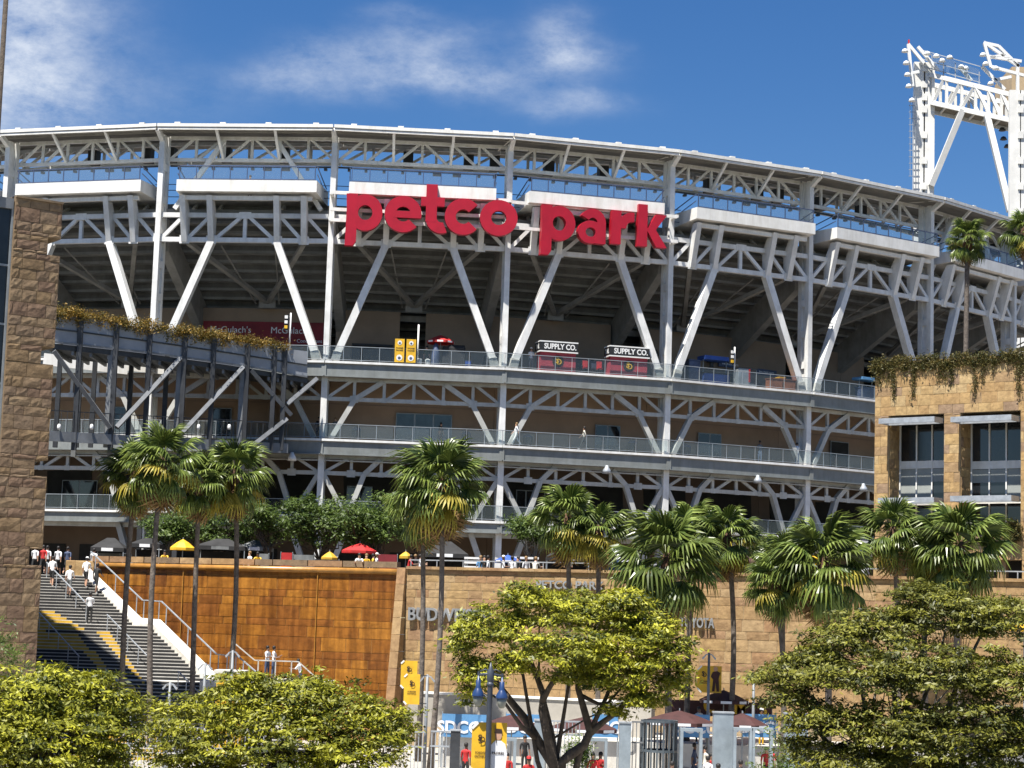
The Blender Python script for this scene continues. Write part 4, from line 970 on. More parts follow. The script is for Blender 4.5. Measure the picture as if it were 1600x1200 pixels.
for i in range(5):
    p = lerp(T(1456, 85, -.3), T(1530, 112, -3), i / 4.); beam('guard_post', p, p - Z3 * 2.3, .1, .1, 'galvanised', lt, (1, 0, 0))
for y in (78, 92, 103): beam('guard_rail', T(1440, y, -.3), T(1532, y + 26, -3), .09, .09, 'galvanised', lt)
MB().prism([T(1458, 84, 0), T(1530, 108, -2.5), T(1530, 127, -2.5), T(1458, 110, 0)], (0, .06, 0)).build('guard_screen', 'rail_glass', lt)
cg = MB()
for x in (1422, 1426, 1430): cg.beam(T(x, 150, -1), T(x, 276, -1), .05, .05, (1, 0, 0))
for y in np.arange(155, 278, 10): cg.beam(T(1420, y, -1), T(1432, y, -1), .06, .06)
cg.build('ladder_cage', 'galvanised', lt)
p = T(1420, 62, -1); beam('aviation_light', p, p + Z3 * -.8, .16, .16, 'red_cloth', lt, (1, 0, 0))
bk = thing('beige_tower_block', 'plain beige block at the far right edge beside the floodlight tower', 'building', (at(1605, 300, 224).x, 224, 0))
p0, p1 = at(1581, 104, 222), at(1640, 140, 222)
MB().prism([(p0.x, 222, p0.z), (p1.x, 222, p0.z), (p1.x, 230, p0.z), (p0.x, 230, p0.z)], Z3 * (p1.z - p0.z - 1.0)).build('block_wall', 'beige_block', bk)
MB().prism([(p0.x + 1.4, 223, 0), (p1.x, 223, 0), (p1.x, 229, 0), (p0.x + 1.4, 229, 0)], Z3 * (p1.z - 1)).build('block_stem', 'beige_block', bk)

# ------------------------------------------------------------------ staircase
stc = thing('grand_staircase', 'wide outdoor staircase with black risers and yellow stripes beside the brown wall', 'stairs', (-25, 108, 0))
RISE = .1725
steps = []                                          # (z top, y front, depth, right x)
y, z, i = 118.6, ZP, 0
def xr(y): return -25.0 + (118.6 - y) * .735
while z > .05:
    landing = i in (16, 32, 44)
    dep = 1.9 if landing else .345
    y -= dep; steps.append((z, y, dep, xr(y) if not landing else xr(y) + .1, landing)); z -= RISE; i += 1
for (z, y, dep, xR, landing) in steps:
    x0 = -36.0
    so = MB().prism([(x0, y, z - .5), (xR, y, z - .5), (xR, y + dep + .02, z - .5), (x0, y + dep + .02, z - .5)], Z3 * .5).build('step', 'step_concrete', stc)
    # painted riser: yellow where the big stripe pattern crosses, black elsewhere
    py = proj((-22, y, z - .09))[1]
    ys = []
    if 955 < py < 984: ys = [(-30, 70 + (py - 955) * 1.9 + 8)]
    elif 984 <= py < 1064: 
        ys = [(148 + (py - 985) * .95, 170 + (py - 985) * .72)]
        if py < 1018: ys.append((-30, 116 + (py - 985) * .8 if py > 992 else 72))
        else: ys.append((118 + (py - 1005) * .95, 140 + (py - 1005) * .75))
    elif py >= 1066: ys = [(-30, 205 + (py - 1066) * .5)]
    ed = [(x0, 'b')]
    segs = []; cur = x0
    for a, b in sorted(ys):
        xa, xb = max(xat(a, z, y), x0), min(xat(b, z, y), xR)
        if xa > cur + .02: segs.append((cur, xa, 'black_paint'))
        if xb > max(xa, cur): segs.append((max(xa, cur), xb, 'riser_yellow')); cur = xb
    if cur < xR: segs.append((cur, xR, 'black_paint'))
    for a, b, mm in segs: box('riser_panel', Vector(((a + b) / 2, y - .006, z - .103)), (b - a - .004, .012, .130), mm, so)
# pale sloping side wall with handrail
sp = [(118.7, ZP + .1), (112.9, 6.3), (111.0, 6.25), (105.6, 3.55), (103.7, 3.5), (99.2, 1.45)]
for i in range(len(sp) - 1):
    (y0, z0), (y1, z1) = sp[i], sp[i + 1]; xa, xb = xr(y0) + .02, xr(y1) + .02
    v = [Vector((xa, y0, z0 + .10)), Vector((xb, y1, z1 + .10)), Vector((xb + .35, y1 + .3, z1 + .36)), Vector((xa + .35, y0 + .3, z0 + .36))]
    MB().add(v + [p - Z3 * 3 for p in v], [(0, 1, 2, 3), (7, 6, 5, 4), (0, 4, 5, 1), (1, 5, 6, 2), (2, 6, 7, 3), (3, 7, 4, 0)]).build('side_wall', 'pale_concrete', stc)
    a, b = v[3] + Z3 * 1.0, v[2] + Z3 * 1.0; hr = beam('handrail', a, b, .06, .06, 'galvanised', stc)
    for q in (0.1, .5, .9): c = lerp(a, b, q); beam('rail_post', c, c - Z3 * 1.05, .05, .05, 'galvanised', hr, (1, 0, 0))
# centre handrails down the flights
for xo in (-2.6, -6.0, -9.5):
    for (i0, i1) in ((1, 15), (18, 31), (34, 43)):
        a = Vector((steps[i0][3] + xo * (1 if i0 < 17 else 1.1), steps[i0][1] + .2, steps[i0][0] + .9)); b = Vector((steps[i1][3] + xo * (1 if i0 < 17 else 1.1), steps[i1][1] + .2, steps[i1][0] + .9))
        hr = beam('handrail', a, b, .05, .05, 'galvanised', stc)
        for q in np.linspace(0.02, .98, 5): c = lerp(a, b, q); beam('rail_post', c, c - Z3 * .9, .04, .04, 'galvanised', hr, (1, 0, 0))
sw = thing('stone_block_wall', 'low sunlit tan stone wall at the top of the staircase', 'wall', (-24.4, 119.6, ZP))
for i in range(3): box('stone', Vector((xat(112 + i * 14, 9.5, 119.4), 119.4, ZP + .42)), (.62, .5, .98), 'right_stone', sw, mesh=UBB)

# ------------------------------------------------------------------ foliage
def add_tone(me, tones, domain='FACE'):
    at_ = me.attributes.new('tone', 'FLOAT', domain); at_.data.foreach_set('value', np.asarray(tones, dtype=np.float32))
def leaf_cloud(name, C, sig, per, size, material, parent, g, up=.55, aspect=.34, label=None, hang=0.0, origin=None, CN=None, rnd=.5):
    """C: clump centres (n,3); each clump gets `per` small folded leaves"""
    C = np.asarray(C); n = len(C) * per
    P = np.repeat(C, per, 0) + g.normal(0, 1, (n, 3)) * np.asarray(sig)
    clump_tone = np.repeat(g.uniform(0, 1, len(C)), per)
    nrm = g.normal(0, 1, (n, 3)); nrm[:, 2] = np.abs(nrm[:, 2]) * .6 + up * 1.6; nrm /= np.linalg.norm(nrm, axis=1)[:, None]
    if CN is not None:
        nrm = np.repeat(np.asarray(CN), per, 0) + g.normal(0, rnd, (n, 3)); nrm /= np.linalg.norm(nrm, axis=1)[:, None]
    d = g.normal(0, 1, (n, 3)); d[:, 2] -= hang;
    if CN is not None:
        rel = P - np.repeat(C, per, 0); d = d * .55 + rel / (np.linalg.norm(rel, axis=1)[:, None] + 1e-6)
    d -= nrm * (d * nrm).sum(1)[:, None]; d /= np.linalg.norm(d, axis=1)[:, None]
    s = np.cross(nrm, d); L = (size * g.uniform(.6, 1.4, n))[:, None]; Wd = L * aspect
    v0 = P - d * L * .5; v1 = P + s * Wd * .5 - nrm * L * .06; v2 = P + d * L * .5 - nrm * L * .14; v3 = P - s * Wd * .5 - nrm * L * .06
    V = np.stack([v0, v1, v2, v3], 1).reshape(-1, 3)
    o0 = np.asarray(origin if origin is not None else [C[:, 0].mean(), C[:, 1].mean(), C[:, 2].min()]); V = V - o0
    me = bpy.data.meshes.new(name); me.vertices.add(4 * n); me.vertices.foreach_set('co', V.astype(np.float32).ravel())
    me.loops.add(4 * n); me.loops.foreach_set('vertex_index', np.arange(4 * n, dtype=np.int32))
    me.polygons.add(n); me.polygons.foreach_set('loop_start', np.arange(0, 4 * n, 4, dtype=np.int32)); me.update(calc_edges=True)
    me.materials.append(MATS[material])
    add_tone(me, np.clip(clump_tone * .8 + g.uniform(-.12, .3, n), 0, 1))
    o = bpy.data.objects.new(name, me); link(o, Matrix.Translation(Vector(o0)), parent)
    return o
def lobes_points(lobes, n, g, shell=.55, bottom=-.55):
    nr = []
    vol = np.array([l[3] * l[4] + l[3] * l[5] for l in lobes]); cnt = np.maximum(1, (n * vol / vol.sum()).astype(int)); out = []
    for l, c in zip(lobes, cnt):
        q = g.normal(0, 1, (c * 3, 3)); q /= np.linalg.norm(q, axis=1)[:, None]; q = q[q[:, 2] > bottom][:c]
        r = (shell + (1 - shell) * g.random(len(q)) ** .6)[:, None]
        r = r * np.where(g.random(len(q)) < .3, g.uniform(1.05, 1.45, len(q)), 1.0)[:, None]
        out.append(np.array(l[:3]) + q * r * np.array(l[3:6])); w = q * .55; w[:, 2] += .75; w += g.normal(0, .22, w.shape); nr.append(w / np.linalg.norm(w, axis=1)[:, None])
    return np.concatenate(out), np.concatenate(nr)
def leafy_tree(name, label, base, lobes, material, nclump, per, size, sig, g, trunk_r=.16, fork=2.0, bark='bark', cat='tree', group=None, up=.55, limbs=9, hang=0., paths=()):
    th = thing(name, label, cat, base, group); base = Vector(base)
    C, CN = lobes_points(lobes, nclump, g, shell=.4)
    o = leaf_cloud('crown', C, sig, per, size, material, th, g, up=up, hang=hang, origin=base, CN=CN); 
    cen = Vector(np.mean([l[:3] for l in lobes], 0)); fk = base + (Vector((cen.x, cen.y, base.z)) - base) * .25 + Z3 * fork
    MB().tube([base - Z3 * .1, base + (fk - base) * .35, base + (fk - base) * .7 + Vector((.05, 0, 0)), fk], [trunk_r * 1.35, trunk_r * 1.05, trunk_r, trunk_r * .95], 9).build('trunk', bark, th, True, origin=base)
    mb = MB()
    for i in range(limbs):
        e = Vector(C[g.integers(len(C))]) if i >= len(lobes) else Vector(lobes[i][:3]) + Vector(g.normal(0, .3, 3))
        m1 = fk + (e - fk) * .35 + Vector(g.normal(0, .22, 3)) + Z3 * .15; m2 = fk + (e - fk) * .7 + Vector(g.normal(0, .25, 3)) + Z3 * .12
        r = trunk_r * g.uniform(.45, .72); mb.tube([fk - Z3 * .1, m1, m2, e], [r, r * .75, r * .5, r * .2], 6)
        for _ in range(2):
            e2 = Vector(C[g.integers(len(C))]); 
            if (e2 - m1).length < 3.2: mb.tube([m1, m1 + (e2 - m1) * .5 + Vector(g.normal(0, .15, 3)), e2], [r * .45, r * .3, r * .1], 5)
    for P_, r0, r1 in paths:
        n_ = len(P_); mb.tube(P_, [r0 + (r1 - r0) * i / (n_ - 1) for i in range(n_)], 8)
    mb.build('branches', bark, th, True, origin=base); return th
def PL(px, py, D, rx, ry, rz): p = at(px, py, D); return (p.x, p.y, p.z, rx, ry, rz)

g1 = np.random.default_rng(21)
# four street trees in front
D = 62.0
FORKS = [([at(x, y, 62 + o) for x, y, o in q], r0, r1) for q, r0, r1 in (
    (((872, 1290, 0), (868, 1200, 0), (842, 1160, .2), (822, 1125, .4), (800, 1098, .5), (775, 1065, .6), (758, 1030, .5)), .19, .07),
    (((872, 1290, 0), (866, 1195, 0), (855, 1150, -.2), (847, 1110, -.2), (849, 1085, -.1), (836, 1050, 0), (815, 1000, 0)), .18, .06), (((848, 1095, -.2), (858, 1075, -.4), (880, 1040, -.5), (890, 1000, -.5)), .10, .05),
    (((872, 1290, 0), (876, 1192, 0), (893, 1178, .1), (913, 1164, .2), (922, 1143, .2), (913, 1110, .2), (903, 1075, .3), (905, 1030, .4), (930, 985, .5)), .19, .06),
    (((920, 1148, .2), (940, 1130, .2), (965, 1112, .3), (990, 1080, .3), (1010, 1045, .3)), .11, .05), (((905, 1085, .3), (935, 1100, .1), (950, 1098, 0), (985, 1060, 0)), .07, .03), (((838, 1155, .2), (815, 1135, -.3), (790, 1100, -.5), (760, 1080, -.6)), .09, .03))]
leafy_tree('locust_tree', 'large feathery tree with dark forked trunk in front of the retaining wall', (at(872, 1200, D).x, D, 0),
    [PL(765, 985, D, 1.04, 1.27, 0.70), PL(850, 960, D + .6, 1.36, 1.44, 0.70), PL(930, 960, D + .8, 1.28, 1.36, 0.70), PL(985, 1000, D, 1.28, 1.27, 0.74), PL(1030, 1040, D - .3, 0.92, 1.02, 0.61), PL(880, 1015, D - 1.2, 1.52, 1.19, 0.66), PL(752, 1060, D - .5, 0.60, 0.77, 0.61), PL(960, 1065, D - .6, 1.04, 1.02, 0.53), PL(820, 935, D, 0.72, 0.85, 0.45), PL(975, 940, D, 0.80, 0.94, 0.41), PL(735, 1090, D, 0.36, 0.51, 0.37), PL(1000, 1095, D - .3, 0.80, 0.77, 0.37), PL(1050, 1070, D, 0.56, 0.68, 0.41), PL(960, 1115, D - .2, 0.40, 0.51, 0.25), PL(885, 1058, D - .5, 0.72, 0.68, 0.29), PL(1070, 1010, D, 0.40, 0.59, 0.33), PL(725, 1005, D, 0.40, 0.59, 0.29), PL(800, 1040, D - .4, 0.64, 0.77, 0.41), PL(1015, 985, D, 0.88, 1.02, 0.66), PL(940, 1035, D - .8, 1.04, 1.02, 0.57), PL(740, 1045, D, 0.56, 0.68, 0.49)],
    'leaf_front', 1250, 38, .165, (.17, .17, .055), g1, .20, .9, limbs=4, paths=FORKS)
D = 58.0
leafy_tree('locust_tree', 'bushy yellow-green tree at the bottom left, second from the left edge', (at(440, 1200, D).x, D, 0),
    [PL(300, 1140, D, 1.3, 1.4, .9), PL(370, 1105, D + .5, 1.4, 1.5, .9), PL(450, 1100, D + .5, 1.5, 1.5, .85), PL(530, 1120, D, 1.5, 1.4, .85), PL(590, 1130, D, 1.0, 1.2, .7), PL(420, 1170, D - 1, 2.3, 1.4, 1.1), PL(560, 1180, D - .8, 1.3, 1.2, .7), PL(275, 1190, D, .9, 1.2, .9), PL(480, 1075, D + .3, .8, 1, .4), PL(400, 1230, D - .5, 2.2, 1.3, .8), PL(540, 1225, D - .5, 1.4, 1.2, .6), PL(620, 1150, D, .5, .8, .35), PL(390, 1062, D, .5, .7, .3)],
    'leaf_front', 1250, 38, .165, (.17, .17, .055), g1, .17, 2.2)
D = 55.0
leafy_tree('locust_tree', 'bushy yellow-green tree in the bottom left corner', (at(70, 1200, D).x, D, 0),
    [PL(20, 1110, D, 1.5, 1.5, 1.0), PL(90, 1090, D + .5, 1.3, 1.4, .8), PL(150, 1110, D, 1.1, 1.3, .8), PL(60, 1170, D - 1, 2.2, 1.3, 1.1), PL(190, 1160, D, .75, 1, .7), PL(-30, 1150, D, 1.4, 1.4, 1.2), PL(170, 1205, D - .6, 1.0, 1.2, .6), PL(70, 1068, D, .7, .8, .4), PL(40, 1230, D - .5, 2.0, 1.3, .8), PL(150, 1062, D, .4, .6, .3), PL(205, 1110, D, .4, .6, .4)],
    'leaf_front', 1050, 38, .165, (.17, .17, .055), g1, .17, 2.2)
D = 60.0
leafy_tree('spreading_tree', 'broad olive-green tree filling the bottom right corner', (at(1400, 1200, D).x, D, 0),
    [PL(1480, 965, D + .5, 1.7, 1.8, .8), PL(1560, 975, D, 1.5, 1.7, .85), PL(1380, 985, D + .4, 1.4, 1.5, .7), PL(1310, 1005, D, 1.1, 1.3, .65), PL(1260, 1050, D, 1.1, 1.3, .6), PL(1350, 1060, D - 1, 1.7, 1.5, .8), PL(1470, 1050, D - 1.2, 1.9, 1.5, .9), PL(1570, 1070, D - 1, 1.7, 1.5, 1.0), PL(1230, 1090, D, .85, 1.0, .45),
     PL(1300, 1130, D - .8, 1.3, 1.2, .6), PL(1400, 1140, D - 1.5, 1.7, 1.3, .9), PL(1520, 1150, D - 1.5, 1.9, 1.3, 1.0), PL(1600, 1160, D - 1, 1.4, 1.3, 1.0), PL(1265, 1170, D - .5, .7, .9, .5), PL(1440, 930, D + .3, .9, 1, .35), PL(1330, 1195, D - 1, 1.5, 1.2, .7), PL(1430, 1210, D - 1.5, 1.8, 1.3, .8), PL(1540, 1215, D - 1.5, 1.8, 1.3, .8), PL(1190, 1060, D, .5, .7, .2), PL(1280, 1030, D, .8, .9, .4)],
    'leaf_right', 2300, 40, .16, (.19, .18, .05), g1, .19, 2.0, bark='bark_pale', limbs=17, up=.75)
# trees on the plaza
for i, (px, top, bot, w, lab) in enumerate(((352, 775, 850, 75, 'dark green plaza tree behind the fourth palm from the left'), (500, 775, 855, 62, 'round green plaza tree left of the red umbrella'),
        (590, 775, 850, 55, 'olive plaza tree above the red umbrella'), (655, 800, 850, 45, 'small plaza tree behind the pair of tall central palms'), (832, 808, 852, 34, 'small thin plaza tree right of the blue umbrella'), (420, 790, 845, 45, 'green plaza tree between two larger plaza trees on the left'),
        (1195, 830, 900, 40, 'leafy plaza tree behind the right palms'), (255, 800, 850, 36, 'thin pale-branched plaza tree behind the second palm from the left'))):
    Dp = 131.0 - i % 3 * 1.5 if px < 700 else 125.0
    b = Vector((xat(px, ZP, Dp), Dp, ZP)); k_ = Dp / F_PX
    ls = []
    for q in range(6):
        fx = g1.uniform(-.75, .75); fz = g1.uniform(.2, .75)
        ls.append(PL(px + fx * w, top + (bot - top) * (1 - fz), Dp + g1.uniform(-1, 1), w * k_ * .48, w * k_ * .5, (bot - top) * k_ * .34))
    leafy_tree('plaza_tree', lab, b, ls, 'leaf_plaza', 170 if w > 50 else 90, 46, .26, (.32, .32, .16), g1, .12, 1.6, bark='bark_pale' if i in (4, 7) else 'bark', group='trees along the plaza edge')

# ------------------------------------------------------------------ fan palms
def frond_mesh(name, lp, lb, droop, nseg, material, g, fold=0.0):
    V = []; Fc = []; T_ = []; th = []
    npet = 4
    for i in range(npet + 1):                       # petiole
        s = i / npet; x = lp * s; z = -droop * lp * .35 * s * s; w = .035 * (1 - .45 * s)
        V += [(x, -w, z), (x, w, z), (x, 0, z - w)]
        if i: b = 3 * i; Fc += [(b - 3, b, b + 1, b - 2), (b - 2, b + 1, b + 2, b - 1), (b - 1, b + 2, b, b - 3)]; T_ += [.9] * 3
    hub = Vector((lp, 0, -droop * lp * .35)); A = R(122)
    for j in range(nseg):
        a0 = -A + 2 * A * (j + .01) / nseg; a1 = -A + 2 * A * (j + .99) / nseg; am = (a0 + a1) / 2 + g.uniform(-.03, .03)
        L = lb * (.80 + .20 * math.cos(am * .8)) * g.uniform(.9, 1.08); tn_ = g.uniform(.05, .75)
        def P(a, r, dz): 
            y = math.sin(a) * r * L * (1 - fold * .6); x = math.cos(a) * r * L
            return hub + Vector((x, y, -droop * (r ** 2.2) * L * .55 - abs(math.sin(a)) * r * L * (.10 + fold * .5) + dz))
        n0 = len(V); pl = .035 * lb
        V += [tuple(hub), tuple(P(a0, .6, -pl)), tuple(P(am, .62, pl)), tuple(P(a1, .6, -pl)), tuple(P(am - (a1 - a0) * .27, .82, -.03)), tuple(P(am + (a1 - a0) * .27, .82, -.03)), tuple(P(am + g.uniform(-.05, .05), 1.0, -.14 * lb * (.6 + 3 * g.random())))]
        Fc += [(n0, n0 + 1, n0 + 2), (n0, n0 + 2, n0 + 3), (n0 + 1, n0 + 4, n0 + 2), (n0 + 2, n0 + 5, n0 + 3), (n0 + 2, n0 + 4, n0 + 5), (n0 + 4, n0 + 6, n0 + 5)]
        T_ += [tn_, tn_ * .7, tn_, tn_ * .8, tn_, min(1, tn_ + .25)]
    me = mesh_from(name, V, Fc, [None]); add_tone(me, T_); return me
gp = random.Random(5)
FR_UP = [frond_mesh('young_frond', .75, 1.0, .12, 22, None, gp, .35) for _ in range(2)]
FR_MID = [frond_mesh('frond', .95, 1.0, .45 + .2 * i, 24, None, gp) for i in range(4)]
FR_LOW = [frond_mesh('old_frond', 1.0, 1.0, .9 + .2 * i, 22, None, gp, .25) for i in range(2)]
FR_DEAD = [frond_mesh('dead_frond', .9, .95, 1.0, 14, None, gp, .8) for i in range(2)]
def palm(label, px_top, py_top, px_base, D, r, nf, dead, yellow, zb=0.0, tr=.15, dark=False):
    top = at(px_top, py_top, D); base = Vector((xat(px_base, zb, D), D, zb)); k = r / 1.75
    th = thing('fan_palm', label, 'palm tree', base, 'fan palms in front of the stadium')
    H = (top - base); n = 9; pts = []; rad = []
    bend = Vector((gp.uniform(-.3, .3), gp.uniform(-.25, .25), 0))
    for i in range(n + 1):
        s = i / n; pts.append(base + H * s + bend * math.sin(s * math.pi)); rad.append(tr * (1.25 - .3 * min(1, s * 6)) * (1 - .18 * s) * (1 + .03 * (i % 2)))
    MB().tube(pts, rad, 10).build('trunk', 'palm_trunk', th, True, origin=base)
    d_ = H.normalized()
    MB().tube([top - d_ * 1.25 * k, top - d_ * .9 * k, top - d_ * .3 * k, top + d_ * .12], [tr * .85, tr * 1.5, tr * 1.7, tr * .9], 10).build('fibre_collar', 'palm_fibre', th, True)
    def put(name, me, az, elv, s, material, off=0.):
        M = Matrix.Translation(top + d_ * off + Vector((math.cos(az), math.sin(az), 0)) * tr * .6) @ Matrix.Rotation(az, 4, 'Z') @ Matrix.Rotation(-elv, 4, 'Y') @ Matrix.Rotation(gp.uniform(-.35, .35), 4, 'X') @ Matrix.Scale(s, 4)
        inst(name, me, M, material, th)
    for i in range(nf):
        s = (i + .5) / nf; elv = R(82 - 128 * s ** .85 + gp.uniform(-9, 9)); az = i * 2.39996 + gp.uniform(-.3, .3)
        me = gp.choice(FR_UP) if elv > R(52) else gp.choice(FR_MID) if elv > R(-18) else gp.choice(FR_LOW)
        mm = 'palm_yellow' if (elv < R(5) and gp.random() < yellow) else 'palm_green'
        put('frond', me, az, elv, k * gp.uniform(.86, 1.12), mm, .1 - .35 * s)
    for i in range(dead):
        put('dead_frond', gp.choice(FR_DEAD), gp.uniform(0, 6.28), R(gp.uniform(-84, -52)), k * gp.uniform(.7, 1.0), 'palm_dead', -.35 - gp.uniform(0, .5))
palm('leftmost tall palm, brown dead fronds hanging on its left side', 212, 735, 188, 99, 1.66, 37, 24, .35)
palm('second tall palm from the left, over the staircase', 254, 716, 236, 97, 1.77, 37, 29, .3)
palm('third tall palm from the left, slender trunk over the staircase', 312, 748, 298, 102, 1.54, 35, 14, .2)
palm('fourth tall palm from the left, in front of the brown wall', 368, 735, 348, 103, 1.77, 39, 11, .25)
palm('left trunk of the central palm pair, lower crown', 660, 788, 653, 101, 1.62, 35, 14, .15)
palm('tallest central palm with a wide green crown and dead fronds', 690, 748, 672, 96, 2.18, 44, 23, .2)
palm('palm at the left of the middle group, in front of the metal wall letters', 887, 806, 884, 103, 1.73, 37, 14, .25)
palm('yellowing palm right of the metal wall letters', 936, 824, 934, 102.5, 1.50, 33, 11, .5)
palm('widest low palm with long dark green fronds in the middle group', 1042, 868, 1046, 96, 2.56, 41, 11, .1, tr=.19)
palm('palm behind the widest low palm, its trunk on the pale terrace', 1082, 828, 1072, 100, 1.62, 35, 8, .1, zb=1.5)
palm('palm with orange-yellow lower fronds right of the middle group', 1137, 832, 1139, 98.5, 1.58, 35, 14, .75, zb=1.5)
palm('left of the twin slim palms at the right of the stone wall', 1212, 905, 1220, 95, 1.46, 33, 9, .2)
palm('right of the twin slim palms at the right of the stone wall', 1226, 872, 1231, 97, 1.54, 33, 6, .1)
palm('dark palm with a long brown skirt of dead fronds', 1287, 872, 1292, 94, 2.27, 44, 32, .25, tr=.18)
palm('palm in front of the left edge of the right stone building', 1396, 826, 1402, 98, 1.66, 37, 11, .15)
palm('low wide palm in front of the right building windows', 1500, 848, 1506, 96, 2.18, 41, 11, .15, tr=.18)
palm('palm between the two palms before the right stone building', 1448, 850, 1452, 99, 1.54, 35, 8, .15)
palm('lone very tall palm rising above the right stone building', 1512, 370, 1510, 132, 1.35, 33, 6, .15, zb=ZP, tr=.20)
palm('palm crown cut off by the right edge below the floodlight tower', 1602, 358, 1604, 130, 1.46, 33, 6, .3, zb=ZP, tr=.20)

# ------------------------------------------------------------------ vines and small plants
vt = thing('ramp_vine', 'orange and olive vines trailing over the ramp parapet', 'vine', rpnt(250, 520)); C = []
for i in range(len(pts := [(84, 487), (127, 494), (183, 503), (235, 511), (290, 519), (335, 526), (388, 534), (447, 544)]) - 1):
    for q in np.linspace(0, 1, 17):
        px = pts[i][0] + (pts[i + 1][0] - pts[i][0]) * q; py = pts[i][1] + (pts[i + 1][1] - pts[i][1]) * q
        C.append(rpnt(px + g1.uniform(-3, 3), py - 3 + g1.uniform(-3, 7), g1.uniform(-.3, .3)))
        if g1.random() < .28: C.append(rpnt(px, py + g1.uniform(6, 24) * g1.random(), -.12))
leaf_cloud('vine_leaves', np.array(C), (.26, .13, .20), 85, .17, 'vine_orange', vt, g1, up=.4)
bv = thing('roof_vine', 'dark reddish vines hanging from the top of the right stone building', 'vine', BL + bt_ * 5 + bn_ * .2 + Z3 * (ZB - 2)); C = []
for u in np.arange(-.1, BLEN, .12):
    p = BL + bt_ * u + bn_ * .12; C += [p + Z3 * (ZB + g1.uniform(-.45, .22)) for _ in range(4)]
    if g1.random() < .42:
        L_ = abs(g1.normal(0, .9)) * (1.5 if abs(math.sin(u * 1.3)) > .7 else .9) + .3; uu = u
        for z in np.arange(.2, L_, .16): uu += g1.uniform(-.05, .05); C.append(BL + bt_ * uu + bn_ * .1 + Z3 * (ZB - z))
leaf_cloud('vine_leaves', np.array(C), (.11, .06, .10), 22, .14, 'vine_red', bv, g1, up=.1)
fl = thing('balcony_vine', 'green vine hanging from the trellis on the right building', 'vine', BL + bt_ * op2[1] + Z3 * lowz)
C = [BL + bt_ * (op2[1] - abs(g1.normal(0, .6))) + bn_ * .3 + Z3 * (lowz + .7 - abs(g1.normal(0, .5))) for _ in range(60)]
leaf_cloud('vine_leaves', np.array(C), (.12, .1, .12), 26, .16, 'vine_red', fl, g1, up=.1)
for i, (px, py, D_, r, lab) in enumerate(((-2, 1020, 80, 1.0, 'dark green shrub at the left edge by the stone tower'), (1245, 1185, 70, 1.1, 'small shrub left of the broad right tree'), (905, 1178, 84, .5, 'low spiky plant behind the entrance gate'))):
    p = at(px, py, D_); th = thing('shrub', lab, 'shrub', (p.x, p.y, 0))
    C = np.array([p + Vector((g1.normal(0, r * .45), g1.normal(0, r * .4), g1.normal(0, r * .5))) for _ in range(60)])
    leaf_cloud('foliage', C, (.15, .15, .1), 30, .15, 'shrub', th, g1); MB().tube([(p.x, p.y, 0), (p.x, p.y, p.z)], [.08, .04], 6).build('stem', 'bark', th)

# ------------------------------------------------------------------ things that repeat: umbrellas, tents, lamps, banners
def umbrella(label, c, r, top, drop, material, zb, n=8, name='umbrella', valance=.16, patch=None, group=None, tilt=(0, 0)):
    c = Vector(c); th = thing(name, label, 'umbrella', (c.x, c.y, zb), group); mb = MB(); v = [Vector((c.x, c.y, top))]; f = []
    for ring, (rr, z) in enumerate(((.5, top - drop * .42), (1.0, top - drop), (1.0, top - drop - valance))):
        for k in range(n):
            a = 2 * math.pi * (k + .5) / n; v.append(Vector((c.x + math.cos(a) * r * rr + tilt[0] * rr * 0, c.y + math.sin(a) * r * rr, z + math.cos(a) * tilt[0] * rr + (-.05 * r if 0 else 0))))
    for k in range(n):
        k2 = (k + 1) % n; f += [(0, 1 + k, 1 + k2), (1 + k, 1 + n + k, 1 + n + k2, 1 + k2), (1 + n + k, 1 + 2 * n + k, 1 + 2 * n + k2, 1 + n + k2)]
    can = mb.add(v, f).build('canopy', material, th, origin=(c.x, c.y, top - drop))
    MB().tube([(c.x, c.y, zb), (c.x, c.y, top + .1)], .03, 6).build('pole', 'grey_metal', th)
    MB().lathe((c.x, c.y, zb), [(.28, 0), (.28, .06), (.05, .1)], 10).build('base', 'dark_metal', th)
    if patch:
        for k in range(n):
            a0, a1 = 2 * math.pi * (k + .72) / n, 2 * math.pi * (k + 1.28) / n; e = .012
            q = [Vector((c.x + math.cos(a) * (r + e) * .985, c.y + math.sin(a) * (r + e) * .985, z + math.cos(a) * tilt[0])) for a, z in ((a0, top - drop - valance * .85), (a1, top - drop - valance * .85), (a1, top - drop - .01), (a0, top - drop - .01))]
            if q[0].y < c.y: MB().prism(q, (q[0] - Vector((c.x, c.y, q[0].z))).normalized() * .006).build('canopy_label', patch, can)
    return th
